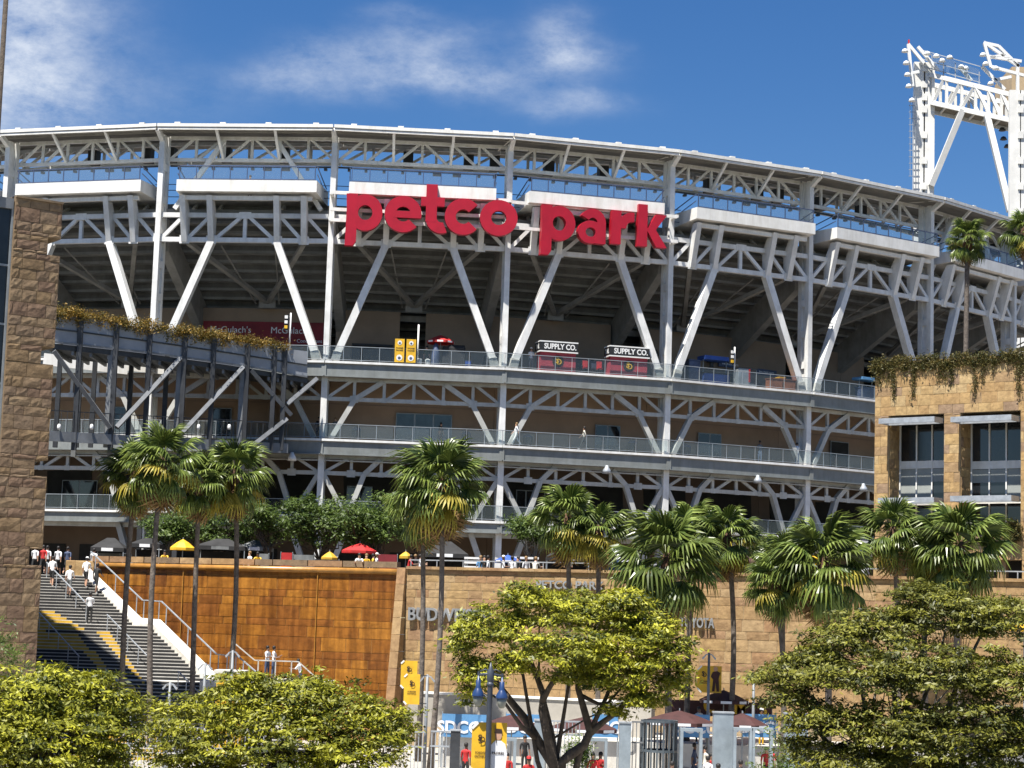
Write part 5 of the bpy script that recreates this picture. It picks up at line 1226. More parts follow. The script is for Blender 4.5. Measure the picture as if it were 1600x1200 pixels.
def tent(label, c, w, dpt, z0, eave, peak, material, wall=None, stripe=None, t=(1, 0, 0), name='canopy_tent'):
    c = Vector(c); t = Vector(t).normalized(); s = Vector((-t.y, t.x, 0)); th = thing(name, label, 'tent', (c.x, c.y, z0))
    co = [c + t * (a * w / 2) + s * (b * dpt / 2) for a, b in ((-1, -1), (1, -1), (1, 1), (-1, 1))]
    P = lambda q, z: Vector((q.x, q.y, z))
    v = [P(q, eave - .25) for q in co] + [P(q, eave) for q in co] + [P(c + t * (w * .12), peak), P(c - t * (w * .12), peak)]
    can = MB().add(v, [(0, 1, 5, 4), (1, 2, 6, 5), (2, 3, 7, 6), (3, 0, 4, 7), (4, 5, 8, 9), (5, 6, 8), (6, 7, 9, 8), (7, 4, 9)]).build('canopy', material, th)
    for q in co: q2 = c + (q - c) * .97; beam('leg', P(q2, z0), P(q2, eave - .02), .05, .05, 'grey_metal', th, (1, 0, 0))
    if wall: beam('side_wall', P(c + s * (dpt * .44) - t * w * .47, (z0 + eave - .3) / 2), P(c + s * (dpt * .44) + t * w * .47, (z0 + eave - .3) / 2), .04, eave - .3 - z0, wall, th)
    if stripe: box('canopy_label', P(c - s * (dpt / 2 + .012), eave - .12), (w * .35, .012, .2), stripe, can, t)
    tb = MB().box(P(c - s * dpt * .2, z0 + .78), (w * .8, .7, .05), t); 
    for a in (-.36, .36): tb.box(P(c - s * dpt * .2 + t * (w * a), z0 + .38), (.06, .6, .74), t)
    tb.build('counter', 'black_cloth', th); return th
def logo(c, t, n, s, material, parent, disc=None):
    if disc:
        v = []; N = 24
        for e in (-.012, 0): v += [Vector(c) + Vector(t) * (math.cos(2 * math.pi * k / N) * s * .72) + Z3 * (math.sin(2 * math.pi * k / N) * s * .72) + Vector(n) * e for k in range(N)]
        MB().add(v, [tuple(range(N, 2 * N)), tuple(range(N))[::-1]] + [(k, (k + 1) % N, (k + 1) % N + N, k + N) for k in range(N)]).build('logo_disc', disc, parent)
    text('logo_letter', 'S', Vector(c) + Vector(n) * .012 - Vector(t) * s * .13 + Z3 * s * .09, s * .95, t, n, material, parent, .008, .03)
    text('logo_letter', 'D', Vector(c) + Vector(n) * .024 + Vector(t) * s * .13 - Z3 * s * .09, s * .95, t, n, material, parent, .008, .015, sx=.9)
def modern_lamp(label, px, top_py, D, zb=0.0):
    top = at(px, top_py, D); x = top.x; th = thing('lamp_post', label, 'lamp post', (x, D, zb), 'slender grey lamp posts around the forecourt')
    MB().tube([(x, D, zb), (x, D, top.z)], [.09, .06], 8).build('pole', 'lamp_grey', th, True); MB().lathe((x, D, zb), [(.2, 0), (.2, .1), (.1, .2)], 8).build('base', 'lamp_grey', th)
    for s in (-1, 1):
        h = MB(); h.beam((x, D, top.z - .05), (x + s * .2, D, top.z - .12), .06, .05); h.add([Vector((x + s * a, D + b, top.z - z)) for a, b, z in ((.12, -.1, .05), (.12, .1, .05), (.34, .1, .26), (.34, -.1, .26), (.16, -.1, .16), (.16, .1, .16), (.30, .1, .34), (.30, -.1, .34))],
            [(0, 1, 2, 3), (7, 6, 5, 4), (0, 4, 5, 1), (1, 5, 6, 2), (2, 6, 7, 3), (3, 7, 4, 0)]); h.build('lamp_head', 'galvanised', th)
    return th
def vbanner(label, px0, px1, py0, py1, D, pole_px, split=True, player=False, zb=0.0):
    a, b = at(px0, py0, D), at(px1, py1, D); x0, x1, z1, z0 = a.x, b.x, a.z, b.z; w = x1 - x0; h = z1 - z0
    th = thing('pole_banner', label, 'banner', (x0, D, z0)); c = w * .18
    v = [(x0, z0 + c), (x0 + c, z0), (x1, z0), (x1, z1), (x0 + c, z1), (x0, z1 - c)]
    cl = MB().prism([Vector((x, D, z)) for x, z in v], (0, .02, 0)).build('banner_cloth', 'yellow_paint', th)
    for (p, q) in (((x0, z1 - c), (x0 + c, z1)), ((x0, z0 + c), (x0 + c, z0))): beam('trim', (p[0], D - .012, p[1]), (q[0], D - .012, q[1]), .02, .07, 'white_paint', cl, (0, 0, 1))
    cx = x0 + w * (.5 if not player else .27); s = min(w * (.36 if not player else .22), h * .2)
    logo((cx, D - .012, z0 + h * .68), (1, 0, 0), (0, -1, 0), s * 1.2, 'brown_logo', cl)
    for k_ in range(2): text('banner_text', 'FAITHFUL' if k_ else 'FOREVER', (cx, D - .014, z0 + h * (.42 - .07 * k_)), s * .36, (1, 0, 0), (0, -1, 0), 'brown_logo', cl, .005, .02)
    pp = at(pole_px, py0, D).x
    for z in (z1 - .05, z0 + .05): beam('arm', (x1 if not player else x0 + w * .5, D + .04, z), (pp, D + .04, z), .04, .04, 'dark_metal', th)
    return th, x0, x1, z0, z1

# ------------------------------------------------------------------ on the upper deck
def U(px, d=0.2, z=ZU): k, f, p, t, n = fpx(px, d, z); return p, t, n
for i, px in enumerate((623.5, 641.5)):
    p, t, n = U(px, .78); th = thing('deck_banner', ('left', 'right')[i] + ' one of two yellow upright banners on the upper deck railing', 'banner', p, 'yellow banners on the upper deck')
    cl = box('banner_cloth', p + Z3 * .95, (.70, .03, 1.72), 'yellow_paint', th, t)
    for z, s in ((1.52, .16), (.42, .22)):
        MB().lathe((0, 0, 0), [(s, -.01), (s, .01)], 16)
        v = [p + n * .03 + t * (math.cos(q) * s) + Z3 * (z + math.sin(q) * s) for q in np.linspace(0, 2 * math.pi, 17)[:-1]]; MB().prism(v, -n * .01).build('ball_print', 'white_paint', cl)
        v = [p + n * .035 + t * (math.cos(q) * s * .5) + Z3 * (z - .03 + math.sin(q) * s * .5) for q in np.linspace(0, 2 * math.pi, 13)[:-1]]; MB().prism(v, -n * .01).build('ball_print', 'slate_blue', cl)
    for z in (.95, 1.12): text('banner_text', 'PADRES', p + n * .02 + Z3 * z, .15, t, n, 'brown_logo', cl, .01)
    for s in (-.33, .33): beam('frame', p + t * s - n * .03, p + t * s + Z3 * 1.85 - n * .03, .04, .04, 'dark_metal', th, t)
p, t, n = U(652, .2); th = thing('white_pole', 'plain white pole beside the two yellow banners', 'pole', p)
MB().tube([p, p + Z3 * 3.0], .06, 8).build('pole_shaft', 'white_paint', th, True); box('foot', p + Z3 * .04, (.4, .4, .08), 'dark_metal', th, t)
p, t, n = U(687, -1.5); umbrella('red umbrella on the upper deck right of the yellow banners', p, 1.05, ZU + 2.55, .5, 'red_cloth', ZU, patch='white_cloth', group='umbrellas')
p, t, n = U(680, -.9); th = thing('covered_parasol', 'closed parasol in a blue cover under the red umbrella', 'parasol', p)
MB().lathe(p, [(.30, .05), (.34, .3), (.30, 1.2), (.16, 1.75), (.05, 1.85)], 9).build('cover', 'slate_blue', th, True); MB().lathe(p, [(.3, 0), (.3, .05)], 10).build('base', 'dark_metal', th)
p, t, n = U(708, -1.3); th = thing('covered_cart', 'food cart under a black cover on the upper deck', 'cart', p)
box('cover', p + Z3 * .95, (1.7, 1.0, 1.35), 'black_cloth', th, t, UBB); box('top_cover', p + Z3 * 1.66 + t * .2, (1.2, .8, .2), 'black_cloth', th, t, UBB)
for s in (-.6, .6): MB().tube([p + t * s - n * .4 + Z3 * .18, p + t * s + n * .4 + Z3 * .18], .18, 10).build('wheel', 'black_paint', th)
def kiosk(label, px0, px1, left_word):
    p0, t, n = U(px0, .4); p1, _, _ = U(px1, .4); c = (p0 + p1) / 2; w = (p1 - p0).length; th = thing('merchandise_kiosk', label, 'kiosk', c, 'kiosks on the upper deck')
    body = box('body', c - n * .55 + Z3 * .72, (w * .93, 1.1, 1.44), 'kiosk_red', th, t); sg_ = box('sign_band', c - n * .5 + Z3 * 1.84, (w, 1.3, .66), 'black_paint', th, t)
    for z in (1.47, 2.21): box('white_trim', c - n * .5 + Z3 * z, (w * 1.015, 1.33, .09), 'white_paint', th, t)
    text('sign_text', 'SUPPLY CO.', c + n * .16 + Z3 * 1.84 + t * .1, .56, t, n, 'white_paint', sg_, .01, .03, sx=w * .86 / (.56 * 5.35)); 
    text('sign_text', left_word, c - t * (w / 2 + .008) - n * .5 + Z3 * 1.84, .5, n, -t, 'white_paint', sg_, .008, .03)
    logo(c + n * .02 + Z3 * .78, t, n, .62, 'yellow_paint', body, 'brown_logo')
kiosk('red kiosk with a black sign band, left of the pair on the upper deck', 842, 901, 'TAL'); kiosk('red kiosk with a black sign band, right of the pair on the upper deck', 951, 1013, 'TAL')
for i, px in enumerate((915, 937)):
    p, t, n = U(px, .25); th = thing('red_stool', ('left', 'right')[i] + ' of two red seats between the red kiosks', 'seat', p); box('seat', p + Z3 * .45, (.4, .4, .08), 'red_cloth', th, t); box('backrest', p + Z3 * .75 - n * .2, (.4, .06, .55), 'red_cloth', th, t)
    for a in (-.16, .16):
        for b in (-.16, .16): beam('leg', p + t * a + n * b, p + t * a + n * b + Z3 * .42, .04, .04, 'dark_metal', th, t)
p, t, n = U(926, -.8); th = thing('small_cabinet', 'black cabinet between the two red seats', 'cabinet', p); box('case', p + Z3 * .55, (.5, .4, 1.1), 'black_paint', th, t); box('screen', p + n * .21 + Z3 * .75, (.38, .02, .4), 'grey_metal', th, t)
def wall_board(name, label, px0, px1, zc, h, words=None, d=-9.28, m_='slate_blue', cat='sign'):
    k, f, a, t, n = fpx(px0, d, ZU); k, f, b, t, n = fpx(px1, d, ZU); c = (a + b) / 2 + Z3 * (zc - ZU); w = (b - a).length; th = thing(name, label, cat, c)
    o = box('board', c, (w, .12, h), m_, th, t)
    if words: text('sign_text', words, c + n * .07, h * .42, t, n, 'white_cloth', o, .01, .02, sx=min(1.2, w * .8 / (h * .42 * .6 * len(words))))
    return th, c, t, n, w
wall_board('menu_board', 'blue-grey board high on the tan wall, left of the pair', 1120, 1158, 28.7, .5, 'BALLPARK EATS'); wall_board('menu_board', 'blue-grey board high on the tan wall, right of the pair', 1180, 1212, 28.4, .5, 'BALLPARK EATS')
th, c, t, n, w = wall_board('red_wall_sign', 'long dark red sign with white script on the back wall behind the ramp', 314, 505, 28.95, 1.85, None, m_='dark_red')
for px, wz, s, sz in ((360, .25, 'McGulach\'s', .72), (455, .25, 'McGulach\'s', .72), (484, -.55, 'Concessions', .4)):
    k, f, q, t2, n2 = fpx(px, -9.2, 28.9); text('sign_text', s, Vector((q.x, q.y, 28.95 + wz)), sz, t2, n2, 'white_cloth', th, .01, .0)
k, f, p, t, n = fpx(1020, -9.25, 28.6); p.z = 28.9; th = thing('round_sign', 'round black sign on the tan wall behind the big column', 'sign', p); v = [p + t * math.cos(q) * .5 + Z3 * math.sin(q) * .5 for q in np.linspace(0, 6.2832, 25)[:-1]]
MB().prism(v, n * .06).build('disc', 'black_paint', th); text('sign_text', 'CRAFT PIER', p + n * .07, .14, t, n, 'white_cloth', th, .005)
for i, px in enumerate((976, 1112)):
    k, f, p, t, n = fpx(px, -8.9, 28.8); p.z = 28.9; th = thing('wall_monitor', ('black monitor on a bracket above the right red kiosk', 'black monitor on a bracket left of the wall boards')[i], 'monitor', p); box('screen', p, (.75, .25, .5), 'black_paint', th, t); beam('bracket', p - Z3 * .1, p - n * .4 - Z3 * .1, .08, .08, 'dark_metal', th); box('mount', p - Z3 * .45, (.3, .15, .35), 'dark_metal', th, t)
def cabinet(name, label, px0, px1, h, d, m_, extra=None, cat='cabinet', z=ZU):
    a, t, n = U(px0, d, z); b, _, _ = U(px1, d, z); c = (a + b) / 2; w = (b - a).length; th = thing(name, label, cat, c)
    box('body', c + Z3 * (h / 2), (w, .8, h), m_, th, t, UBB); box('top', c + Z3 * (h + .03), (w * 1.05, .86, .07), extra or m_, th, t); box('plinth', c + Z3 * .04 + n * .38, (w * .9, .06, .08), 'black_paint', th, t); return th, c, t, n, w
cabinet('drinks_cooler', 'tall blue cooler left of the blue stand on the upper deck', 1072, 1090, 1.75, -.8, 'slate_blue')
th, c, t, n, w = cabinet('blue_stand', 'dark blue concession stand with a canopy on the upper deck', 1096, 1136, 1.0, -1.6, 'blue_cloth', 'black_paint', 'stand')
box('awning', c + Z3 * 2.2, (w * 1.05, 1.2, .3), 'blue_cloth', th, t)
for s in (-.45, .45): beam('post', c + t * (w * s), c + t * (w * s) + Z3 * 2.1, .06, .06, 'grey_metal', th, t)
th, c, t, n, w = cabinet('stacked_case', 'grey and black equipment case with a red stripe on the upper deck', 1149, 1178, 1.5, -.6, 'grey_metal', 'black_paint'); box('red_stripe', c + n * .42 + Z3 * .95 + t * .15, (.12, .03, 1.0), 'red_cloth', th, t); box('black_half', c + n * .41 + t * .5 + Z3 * .9, (.5, .03, 1.1), 'black_paint', th, t)
for i, (a, b) in enumerate(((1200, 1219), (1221, 1239))): cabinet('brown_box', ('left', 'right')[i] + ' of two brown boxes at the deck edge by the fifth column', a, b, .82, -.1, 'wood_box', cat='box')
cabinet('yellow_bin', 'small yellow crate on top of the brown boxes', 1213, 1222, 1.02, -.5, 'yellow_paint', cat='crate')
th, c, t, n, w = cabinet('canopy_cart', 'dark cart with a pale blue canopy at the deck end by the right building', 1341, 1363, 1.0, -.4, 'slate_blue', cat='cart'); box('canopy', c + Z3 * 1.75, (w * 1.25, 1.2, .22), 'pale_blue', th, t, UBB); [beam('post', c + t * (w * s), c + t * (w * s) + Z3 * 1.7, .05, .05, 'grey_metal', th, t) for s in (-.45, .45)]
def signal(label, p, t, n, h, hz):
    th = thing('signal_pole', label, 'signal pole', p); MB().tube([p, p + Z3 * h], .055, 8).build('pole', 'white_paint', th, True); hd_ = box('signal_head', p - t * .26 + Z3 * (hz + .55), (.32, .26, 1.1), 'black_paint', th, t)
    for j, m_ in enumerate(('yellow_paint', 'white_paint', 'white_paint')): box('lens_hood', p - t * .30 + n * .16 + Z3 * (hz + .2 + .36 * j), (.22, .1, .22), m_, hd_, t)
    box('clamp', p - t * .1 + Z3 * (hz + .9), (.2, .08, .08), 'grey_metal', th, t)
p, t, n = U(1147, .5); signal('pole with a black and yellow signal head on the upper deck', p, t, n, 2.95, 1.6)
signal('white pole with a black and yellow signal head at the end of the vines', rpnt(452, 547, -.1), Vector((1, 0, 0)), Vector((0, -1, 0)), 2.7, 1.45)
for i, (px, lab) in enumerate(((655, 'left of two small white bins at the foot of the white pole'), (668, 'right of two small white bins at the foot of the white pole'))):
    p, t, n = U(px, .2); th = thing('small_bin', lab, 'bin', p); MB().lathe(p, [(.16, 0), (.2, .4), (.21, .42)], 10).build('bin_body', 'white_paint', th); MB().lathe(p + Z3 * .42, [(.21, 0), (.1, .06)], 10).build('lid', 'white_paint', th)
p, t, n = U(731, .1); th = thing('blue_crate', 'small blue crate at the upper deck edge near the third column', 'crate', p); box('crate_body', p + Z3 * .22, (.4, .4, .44), 'blue_cloth', th, t); box('lid', p + Z3 * .46, (.42, .42, .04), 'slate_blue', th, t)

# bins and people on the middle deck
for i, (px, lab) in enumerate(((556, 'round dark bin on the middle deck left of the glass doors'), (728, 'round dark bin on the middle deck right of the wide glass doors'), (824, 'round dark bin on the middle deck right of the third column'),
        (988, 'round dark bin on the middle deck right of the double door'), (1072, 'round dark bin on the middle deck left of the right double door'))):
    p, t, n = U(px, -2.6, ZM); th = thing('trash_bin', lab, 'trash bin', p, 'trash bins on the middle deck')
    MB().lathe(p, [(.28, 0), (.33, .1), (.35, .95), (.35, 1.0)], 14).build('bin_body', 'dark_metal', th, True); MB().lathe(p + Z3 * 1.0, [(.36, 0), (.34, .1), (.2, .22), (.08, .24)], 14).build('lid', 'slate_blue', th, True)
def on_deck(label, px, z, d, rz, pose, **kw): p, t, n = U(px, d, z); return person(label, p, rz, pose, **kw)
on_deck('man walking left in cream shirt and dark trousers on the middle deck', 912, ZM, .3, -90, 'walk', shirt='cream_paint', skin='skin_b')
on_deck('woman in white trousers walking on the middle deck by the third column', 806, ZM, .3, -80, 'walk', shirt='white_cloth', trousers='white_paint', hair='hair_fair')
on_deck('person in dark top standing left of the second column', 497, ZM, -1.2, 20, 'stand', shirt='black_cloth'); on_deck('person in grey top standing right of the second column', 523, ZM, -1.2, -30, 'arms', shirt='grey_cloth', hair='hair_fair')
on_deck('person in dark shirt at the wide glass doors', 688, ZM, -2.0, 60, 'stand', shirt='black_cloth'); on_deck('person in grey shirt standing alone left of the leaning pair', 1187, ZM, -.8, 20, 'stand', shirt='grey_cloth', trousers='white_cloth', skin='skin_b')
on_deck('left of two people in white shirts leaning by the fifth column', 1245, ZM, .2, 175, 'lean', trousers='slate_blue'); on_deck('right of two people in white shirts leaning by the fifth column', 1260, ZM, .2, 190, 'lean', hair='hair_fair')
on_deck('worker in white beside the left red kiosk', 829, ZU, -.3, 20, 'arms', trousers='grey_cloth', cap='white_paint'); on_deck('person in green shirt behind the upper deck rail near the red umbrella', 666, ZU, -2.0, 0, 'stand', shirt='leaf_plaza', trousers='black_cloth')
on_deck('spectator in dark shirt on the left roof viewing box', 390, 37.6, 0.6, 0, 'lean', shirt='slate_blue')

# ------------------------------------------------------------------ along the plaza
def Pz(px, D, z=ZP): return Vector((xat(px, z, D), D, z))
tent('black tent with a white label near the top of the stairs', Pz(170, 127), 2.1, 2.1, ZP, ZP + 1.95, ZP + 2.6, 'black_cloth', 'grey_cloth', 'white_cloth'); tent('long black tent behind the third palm', Pz(345, 128), 3.2, 2.2, ZP, ZP + 2.3, ZP + 2.8, 'black_cloth', 'black_cloth', 'grey_cloth')
tent('dark grey tent left of the red upright panel', Pz(398, 129), 2.0, 2.2, ZP, ZP + 2.35, ZP + 2.8, 'grey_cloth', 'black_cloth', 'white_cloth'); tent('large black tent behind the central palm pair', Pz(694, 126), 2.9, 2.6, ZP, ZP + 2.2, ZP + 3.0, 'black_cloth', 'black_cloth', 'white_cloth')
tent('black tent left of the middle palm group', Pz(885, 122), 2.6, 2.3, ZP, ZP + 2.1, ZP + 2.85, 'black_cloth', 'black_cloth', 'white_cloth'); tent('white and blue tent behind the yellowing palm', Pz(958, 121), 1.9, 2.0, ZP, ZP + 2.0, ZP + 2.7, 'white_cloth', 'blue_cloth', 'blue_cloth')
tent('dark tent behind the palm with orange lower fronds', Pz(1145, 120), 2.6, 2.2, ZP, ZP + 2.1, ZP + 2.7, 'maroon', 'tan_wall', 'white_cloth'); tent('black tent between the first and second palms from the left', Pz(228, 128), 1.9, 2.2, ZP, ZP + 2.3, ZP + 2.7, 'black_cloth', 'black_cloth', 'white_cloth')
umbrella('yellow umbrella behind the second and third palms', Pz(283, 125), .8, ZP + 2.6, .55, 'yellow_paint', ZP); umbrella('red umbrella among the plaza trees', Pz(560, 126.5), 1.2, ZP + 2.75, .5, 'red_cloth', ZP, group='umbrellas'); umbrella('yellow umbrella left of the red plaza umbrella', Pz(513, 127.5), .55, ZP + 2.2, .4, 'riser_yellow', ZP)
umbrella('small yellow umbrella right of the red cloth panel', Pz(632, 126), .42, ZP + 2.3, .3, 'riser_yellow', ZP); umbrella('blue umbrella on the plaza by the third column', Pz(792, 122), .85, ZP + 2.15, .35, 'blue_cloth', ZP, patch='white_cloth')
umbrella('orange umbrella behind the right palms', Pz(1270, 112), .6, ZP + 2.3, .4, 'yellow_paint', ZP)
def panel(label, px0, px1, D, h, m_, words=None, name='cloth_panel', z0=0.):
    a, b = Pz(px0, D), Pz(px1, D); th = thing(name, label, 'panel', a); o = beam('panel', a + Z3 * (h / 2 + .1 + z0), b + Z3 * (h / 2 + .1 + z0), .05, h, m_, th)
    for q in (a, b): beam('post', q, q + Z3 * (h + .15 + z0), .05, .05, 'grey_metal', th, (1, 0, 0))
    if words: text('sign_text', words, (a + b) / 2 + Vector((0, -.04, h * .5 + z0 + .1)), h * .7, (1, 0, 0), (0, -1, 0), 'white_cloth', o, .01, .03)
panel('grey cloth panel left of the red upright panel', 400, 418, 125.5, 1.75, 'grey_cloth'); panel('red upright panel between two grey cloth panels', 437, 455, 125, 1.85, 'red_cloth'); panel('wide grey cloth panel right of the red upright panel', 456, 489, 125.2, 1.75, 'grey_cloth'); panel('dark red cloth panel right of the red umbrella', 587, 619, 125.5, 1.95, 'dark_red')
panel('black board with white lettering under the yellow umbrella', 490, 528, 124.8, .5, 'black_paint', 'IENCE', 'lettered_board', 1.0)
th = thing('ice_cart', 'white cart with striped top right of the large black tent', 'cart', Pz(738, 123)); p = Pz(738, 123)
for z in (1.35, 1.62, 1.9): box('shelf', p + Z3 * z, (1.1, .8, .12), 'white_paint', th)
box('cart_body', p + Z3 * .7, (.95, .7, 1.1), 'grey_metal', th); [beam('post', p + Vector((s, -.3, 0)), p + Vector((s, -.3, 1.9)), .05, .05, 'white_paint', th, (1, 0, 0)) for s in (-.5, .5)]
th = thing('blue_container', 'blue waste container left of the black tent on the plaza', 'container', Pz(854, 121)); p = Pz(854, 121); box('container_body', p + Z3 * .6, (.95, .8, 1.2), 'blue_cloth', th, mesh=UBB); box('lid', p + Z3 * 1.24, (1.0, .85, .08), 'slate_blue', th)
th = thing('white_stall', 'white framed stall under the blue umbrella', 'stall', Pz(812, 123)); p = Pz(812, 123); box('stall_roof', p + Z3 * 2.0, (2.2, 1.4, .12), 'white_paint', th); box('stall_counter', p + Z3 * .6, (2.0, .6, 1.1), 'grey_cloth', th); [beam('post', p + Vector((s, -.6, 0)), p + Vector((s, -.6, 2.0)), .06, .06, 'white_paint', th, (1, 0, 0)) for s in (-1.0, 1.0)]
SH = ['white_cloth', 'black_cloth', 'yellow_paint', 'slate_blue', 'red_cloth', 'white_cloth', 'grey_cloth']
# heads and shoulders above the parapet: px, shirt, distance behind wall, pose, label
for px, sh, dd, pose, hair, lab in ((222, 'white_cloth', 1.2, 'arms', 'hair_dark', 'person in white leaning on the plaza edge beside the first palm'), (236, 'yellow_paint', 1.4, 'lean', 'hair_dark', 'person in yellow beside the second palm on the plaza'), (372, 'white_cloth', 1.2, 'stand', 'hair_fair', 'person in white right of the fourth palm on the plaza'), (380, 'yellow_paint', 1.6, 'lean', 'hair_dark', 'person in yellow right of the fourth palm on the plaza'),
        (540, 'yellow_paint', 1.4, 'lean', 'hair_dark', 'left of three people in yellow under the red umbrella'), (549, 'yellow_paint', 1.8, 'stand', 'hair_fair', 'middle of three people in yellow under the red umbrella'), (562, 'yellow_paint', 1.6, 'stand', 'hair_dark', 'right of three people in yellow under the red umbrella'), (576, 'white_cloth', .9, 'stand', 'hair_fair', 'man in white with a white cap right of the red umbrella pole'), (554, 'white_cloth', .45, 'lean', 'hair_dark', 'person leaning over the brown wall lip'),
        (622, 'red_cloth', 1.2, 'lean', 'hair_dark', 'person in red right of the dark red panel'), (630, 'black_cloth', 1.5, 'stand', 'hair_fair', 'person in black right of the person in red'), (640, 'white_cloth', 1.3, 'arms', 'hair_dark', 'person in white left of the central palm pair'), (733, 'pale_blue', 1.5, 'arms', 'hair_fair', 'person in pale blue by the white cart'), (741, 'black_cloth', 1.3, 'stand', 'hair_dark', 'person in black by the white cart'), (748, 'white_cloth', 1.2, 'stand', 'hair_dark', 'person in white right of the white cart'),
        (772, 'white_cloth', 1.2, 'arms', 'hair_fair', 'person in white left of the blue umbrella'), (784, 'white_cloth', 1.4, 'stand', 'hair_dark', 'dark-haired person in white under the blue umbrella'), (790, 'black_cloth', 1.7, 'stand', 'hair_dark', 'person in black under the blue umbrella'), (808, 'white_cloth', 1.2, 'stand', 'hair_fair', 'fair-haired person in white at the white stall'), (816, 'yellow_paint', 1.8, 'stand', 'hair_dark', 'person in orange-yellow at the white stall'), (823, 'cream_paint', 1.0, 'lean', 'hair_fair', 'person in cream right of the white stall'), (876, 'black_cloth', 1.0, 'lean', 'hair_dark', 'person in black leaning at the black tent'),
        (1052, 'yellow_paint', 1.2, 'stand', 'hair_fair', 'person in yellow behind the widest low palm'), (1113, 'white_cloth', 1.2, 'stand', 'hair_dark', 'person in white left of the palm with orange fronds'), (1122, 'cream_paint', 1.4, 'arms', 'hair_fair', 'person in cream left of the palm with orange fronds'), (1172, 'white_cloth', 1.1, 'walk', 'hair_dark', 'person in white right of the palm with orange fronds'), (1214, 'white_cloth', 1.2, 'stand', 'hair_fair', 'person in white behind the twin slim palms'), (1343, 'white_cloth', 1.0, 'walk', 'hair_dark', 'person in white right of the palm with the brown skirt')):
    u = wall_u(px, 10.4); q = WL0 + wt_ * u - wn_ * (dd + .2); person(lab, Vector((q.x, q.y, ZP)), random.choice((0, 40, -50, 150, 90)), pose, sh, random.choice(('black_cloth', 'slate_blue')), random.choice(('skin_a', 'skin_b')), hair, 'white_paint' if px in (576, 772) else None, group='people along the plaza edge')

# people on the stairs
def step_at(y): 
    for s in steps:
        if s[1] <= y <= s[1] + s[2] + .03: return s[0]
    return ZP
def on_stairs(lab, px, y, rz, pose, **kw): z = step_at(y); return person(lab, (xat(px, z, y), y, z), rz, pose, group='people on the staircase', **kw)
on_stairs('man in white shirt and black shorts climbing the stairs near the tower', 80, 117.2, 178, 'climb', shirt='white_cloth'); on_stairs('man in white shirt and grey shorts climbing the upper stairs', 107, 115.9, 182, 'climb', shirt='white_cloth', trousers='grey_cloth')
on_stairs('guard in white shirt and black trousers standing on the first landing', 139, 112.3, 200, 'arms', shirt='white_cloth', skin='skin_b'); on_stairs('woman in white with white cap at the right of the upper stairs', 133, 116.9, 170, 'climb', cap='white_paint')
on_stairs('person in dark clothes at the right side wall of the stairs', 149, 116.2, 160, 'climb', shirt='black_cloth', skin='skin_b')
for px, y, sh, lab in ((53, 120.5, 'white_cloth', 'person in white seen through the lowest tower notch'), (66, 119.5, 'red_cloth', 'person in red top at the top of the stairs'), (72, 120.2, 'white_cloth', 'leftmost person in white at the top of the stairs'), (89, 120.6, 'white_cloth', 'tall man in white at the top of the stairs, left of the man in navy'), (104, 121, 'slate_blue', 'man in navy shirt at the top of the stairs'), (145, 122.6, 'white_cloth', 'seated person in white behind the low stone wall')):
    person(lab, (xat(px, ZP, y), y, ZP), random.choice((160, 190, 175)), 'walk_shorts', sh, 'black_cloth', group='people at the top of the stairs')

# side path below the brown wall, right of the second landing
slab('side_path', [(-15.4, 102.6), (-9.2, 103.6), (-9.2, 110.5), (-15.4, 110.5)], 3.1, 3.62, 'pale_concrete')
for px, rz, lab in ((418, 60, 'shorter person in white on the path below the brown wall'), (428, 80, 'taller person in white on the path below the brown wall'), (471, -90, 'lone person in white bending on the path below the brown wall')):
    person(lab, (xat(px, 4.8, 109.2), 109.2, 3.62 if px < 450 else 3.0), rz, 'lean' if px > 450 else 'arms', 'white_cloth', 'slate_blue', 'skin_b')
th = thing('path_railing', 'pale metal railing along the path below the brown wall', 'railing', (xat(430, 4, 108.6), 108.6, 3.62))
for (x0, z0, x1, z1) in ((362, 5.6, 398, 4.6), (398, 4.6, 466, 4.6), (466, 4.6, 520, 3.0)): beam('rail', (xat(x0, z0, 108.6), 108.6, z0), (xat(x1, z1, 108.6), 108.6, z1), .06, .06, 'pale_concrete', th)
for x in (403, 430, 455): beam('post', (xat(x, 4, 108.6), 108.6, 3.6), (xat(x, 4, 108.6), 108.6, 4.6), .06, .06, 'pale_concrete', th, (1, 0, 0))
th = thing('yellow_booth', 'small yellow ticket booth at the right foot of the stairs', 'booth', (xat(360, 3, 97), 97, 0)); x = xat(360, 3, 97)
box('booth_body', (x, 97, 2.1), (1.25, 1.2, 4.2), 'yellow_paint', th); box('booth_roof', (x, 97, 4.28), (1.5, 1.5, .16), 'pale_concrete', th); box('window', (x + .1, 96.39, 3.5), (.7, .02, .7), 'window_glass', th)

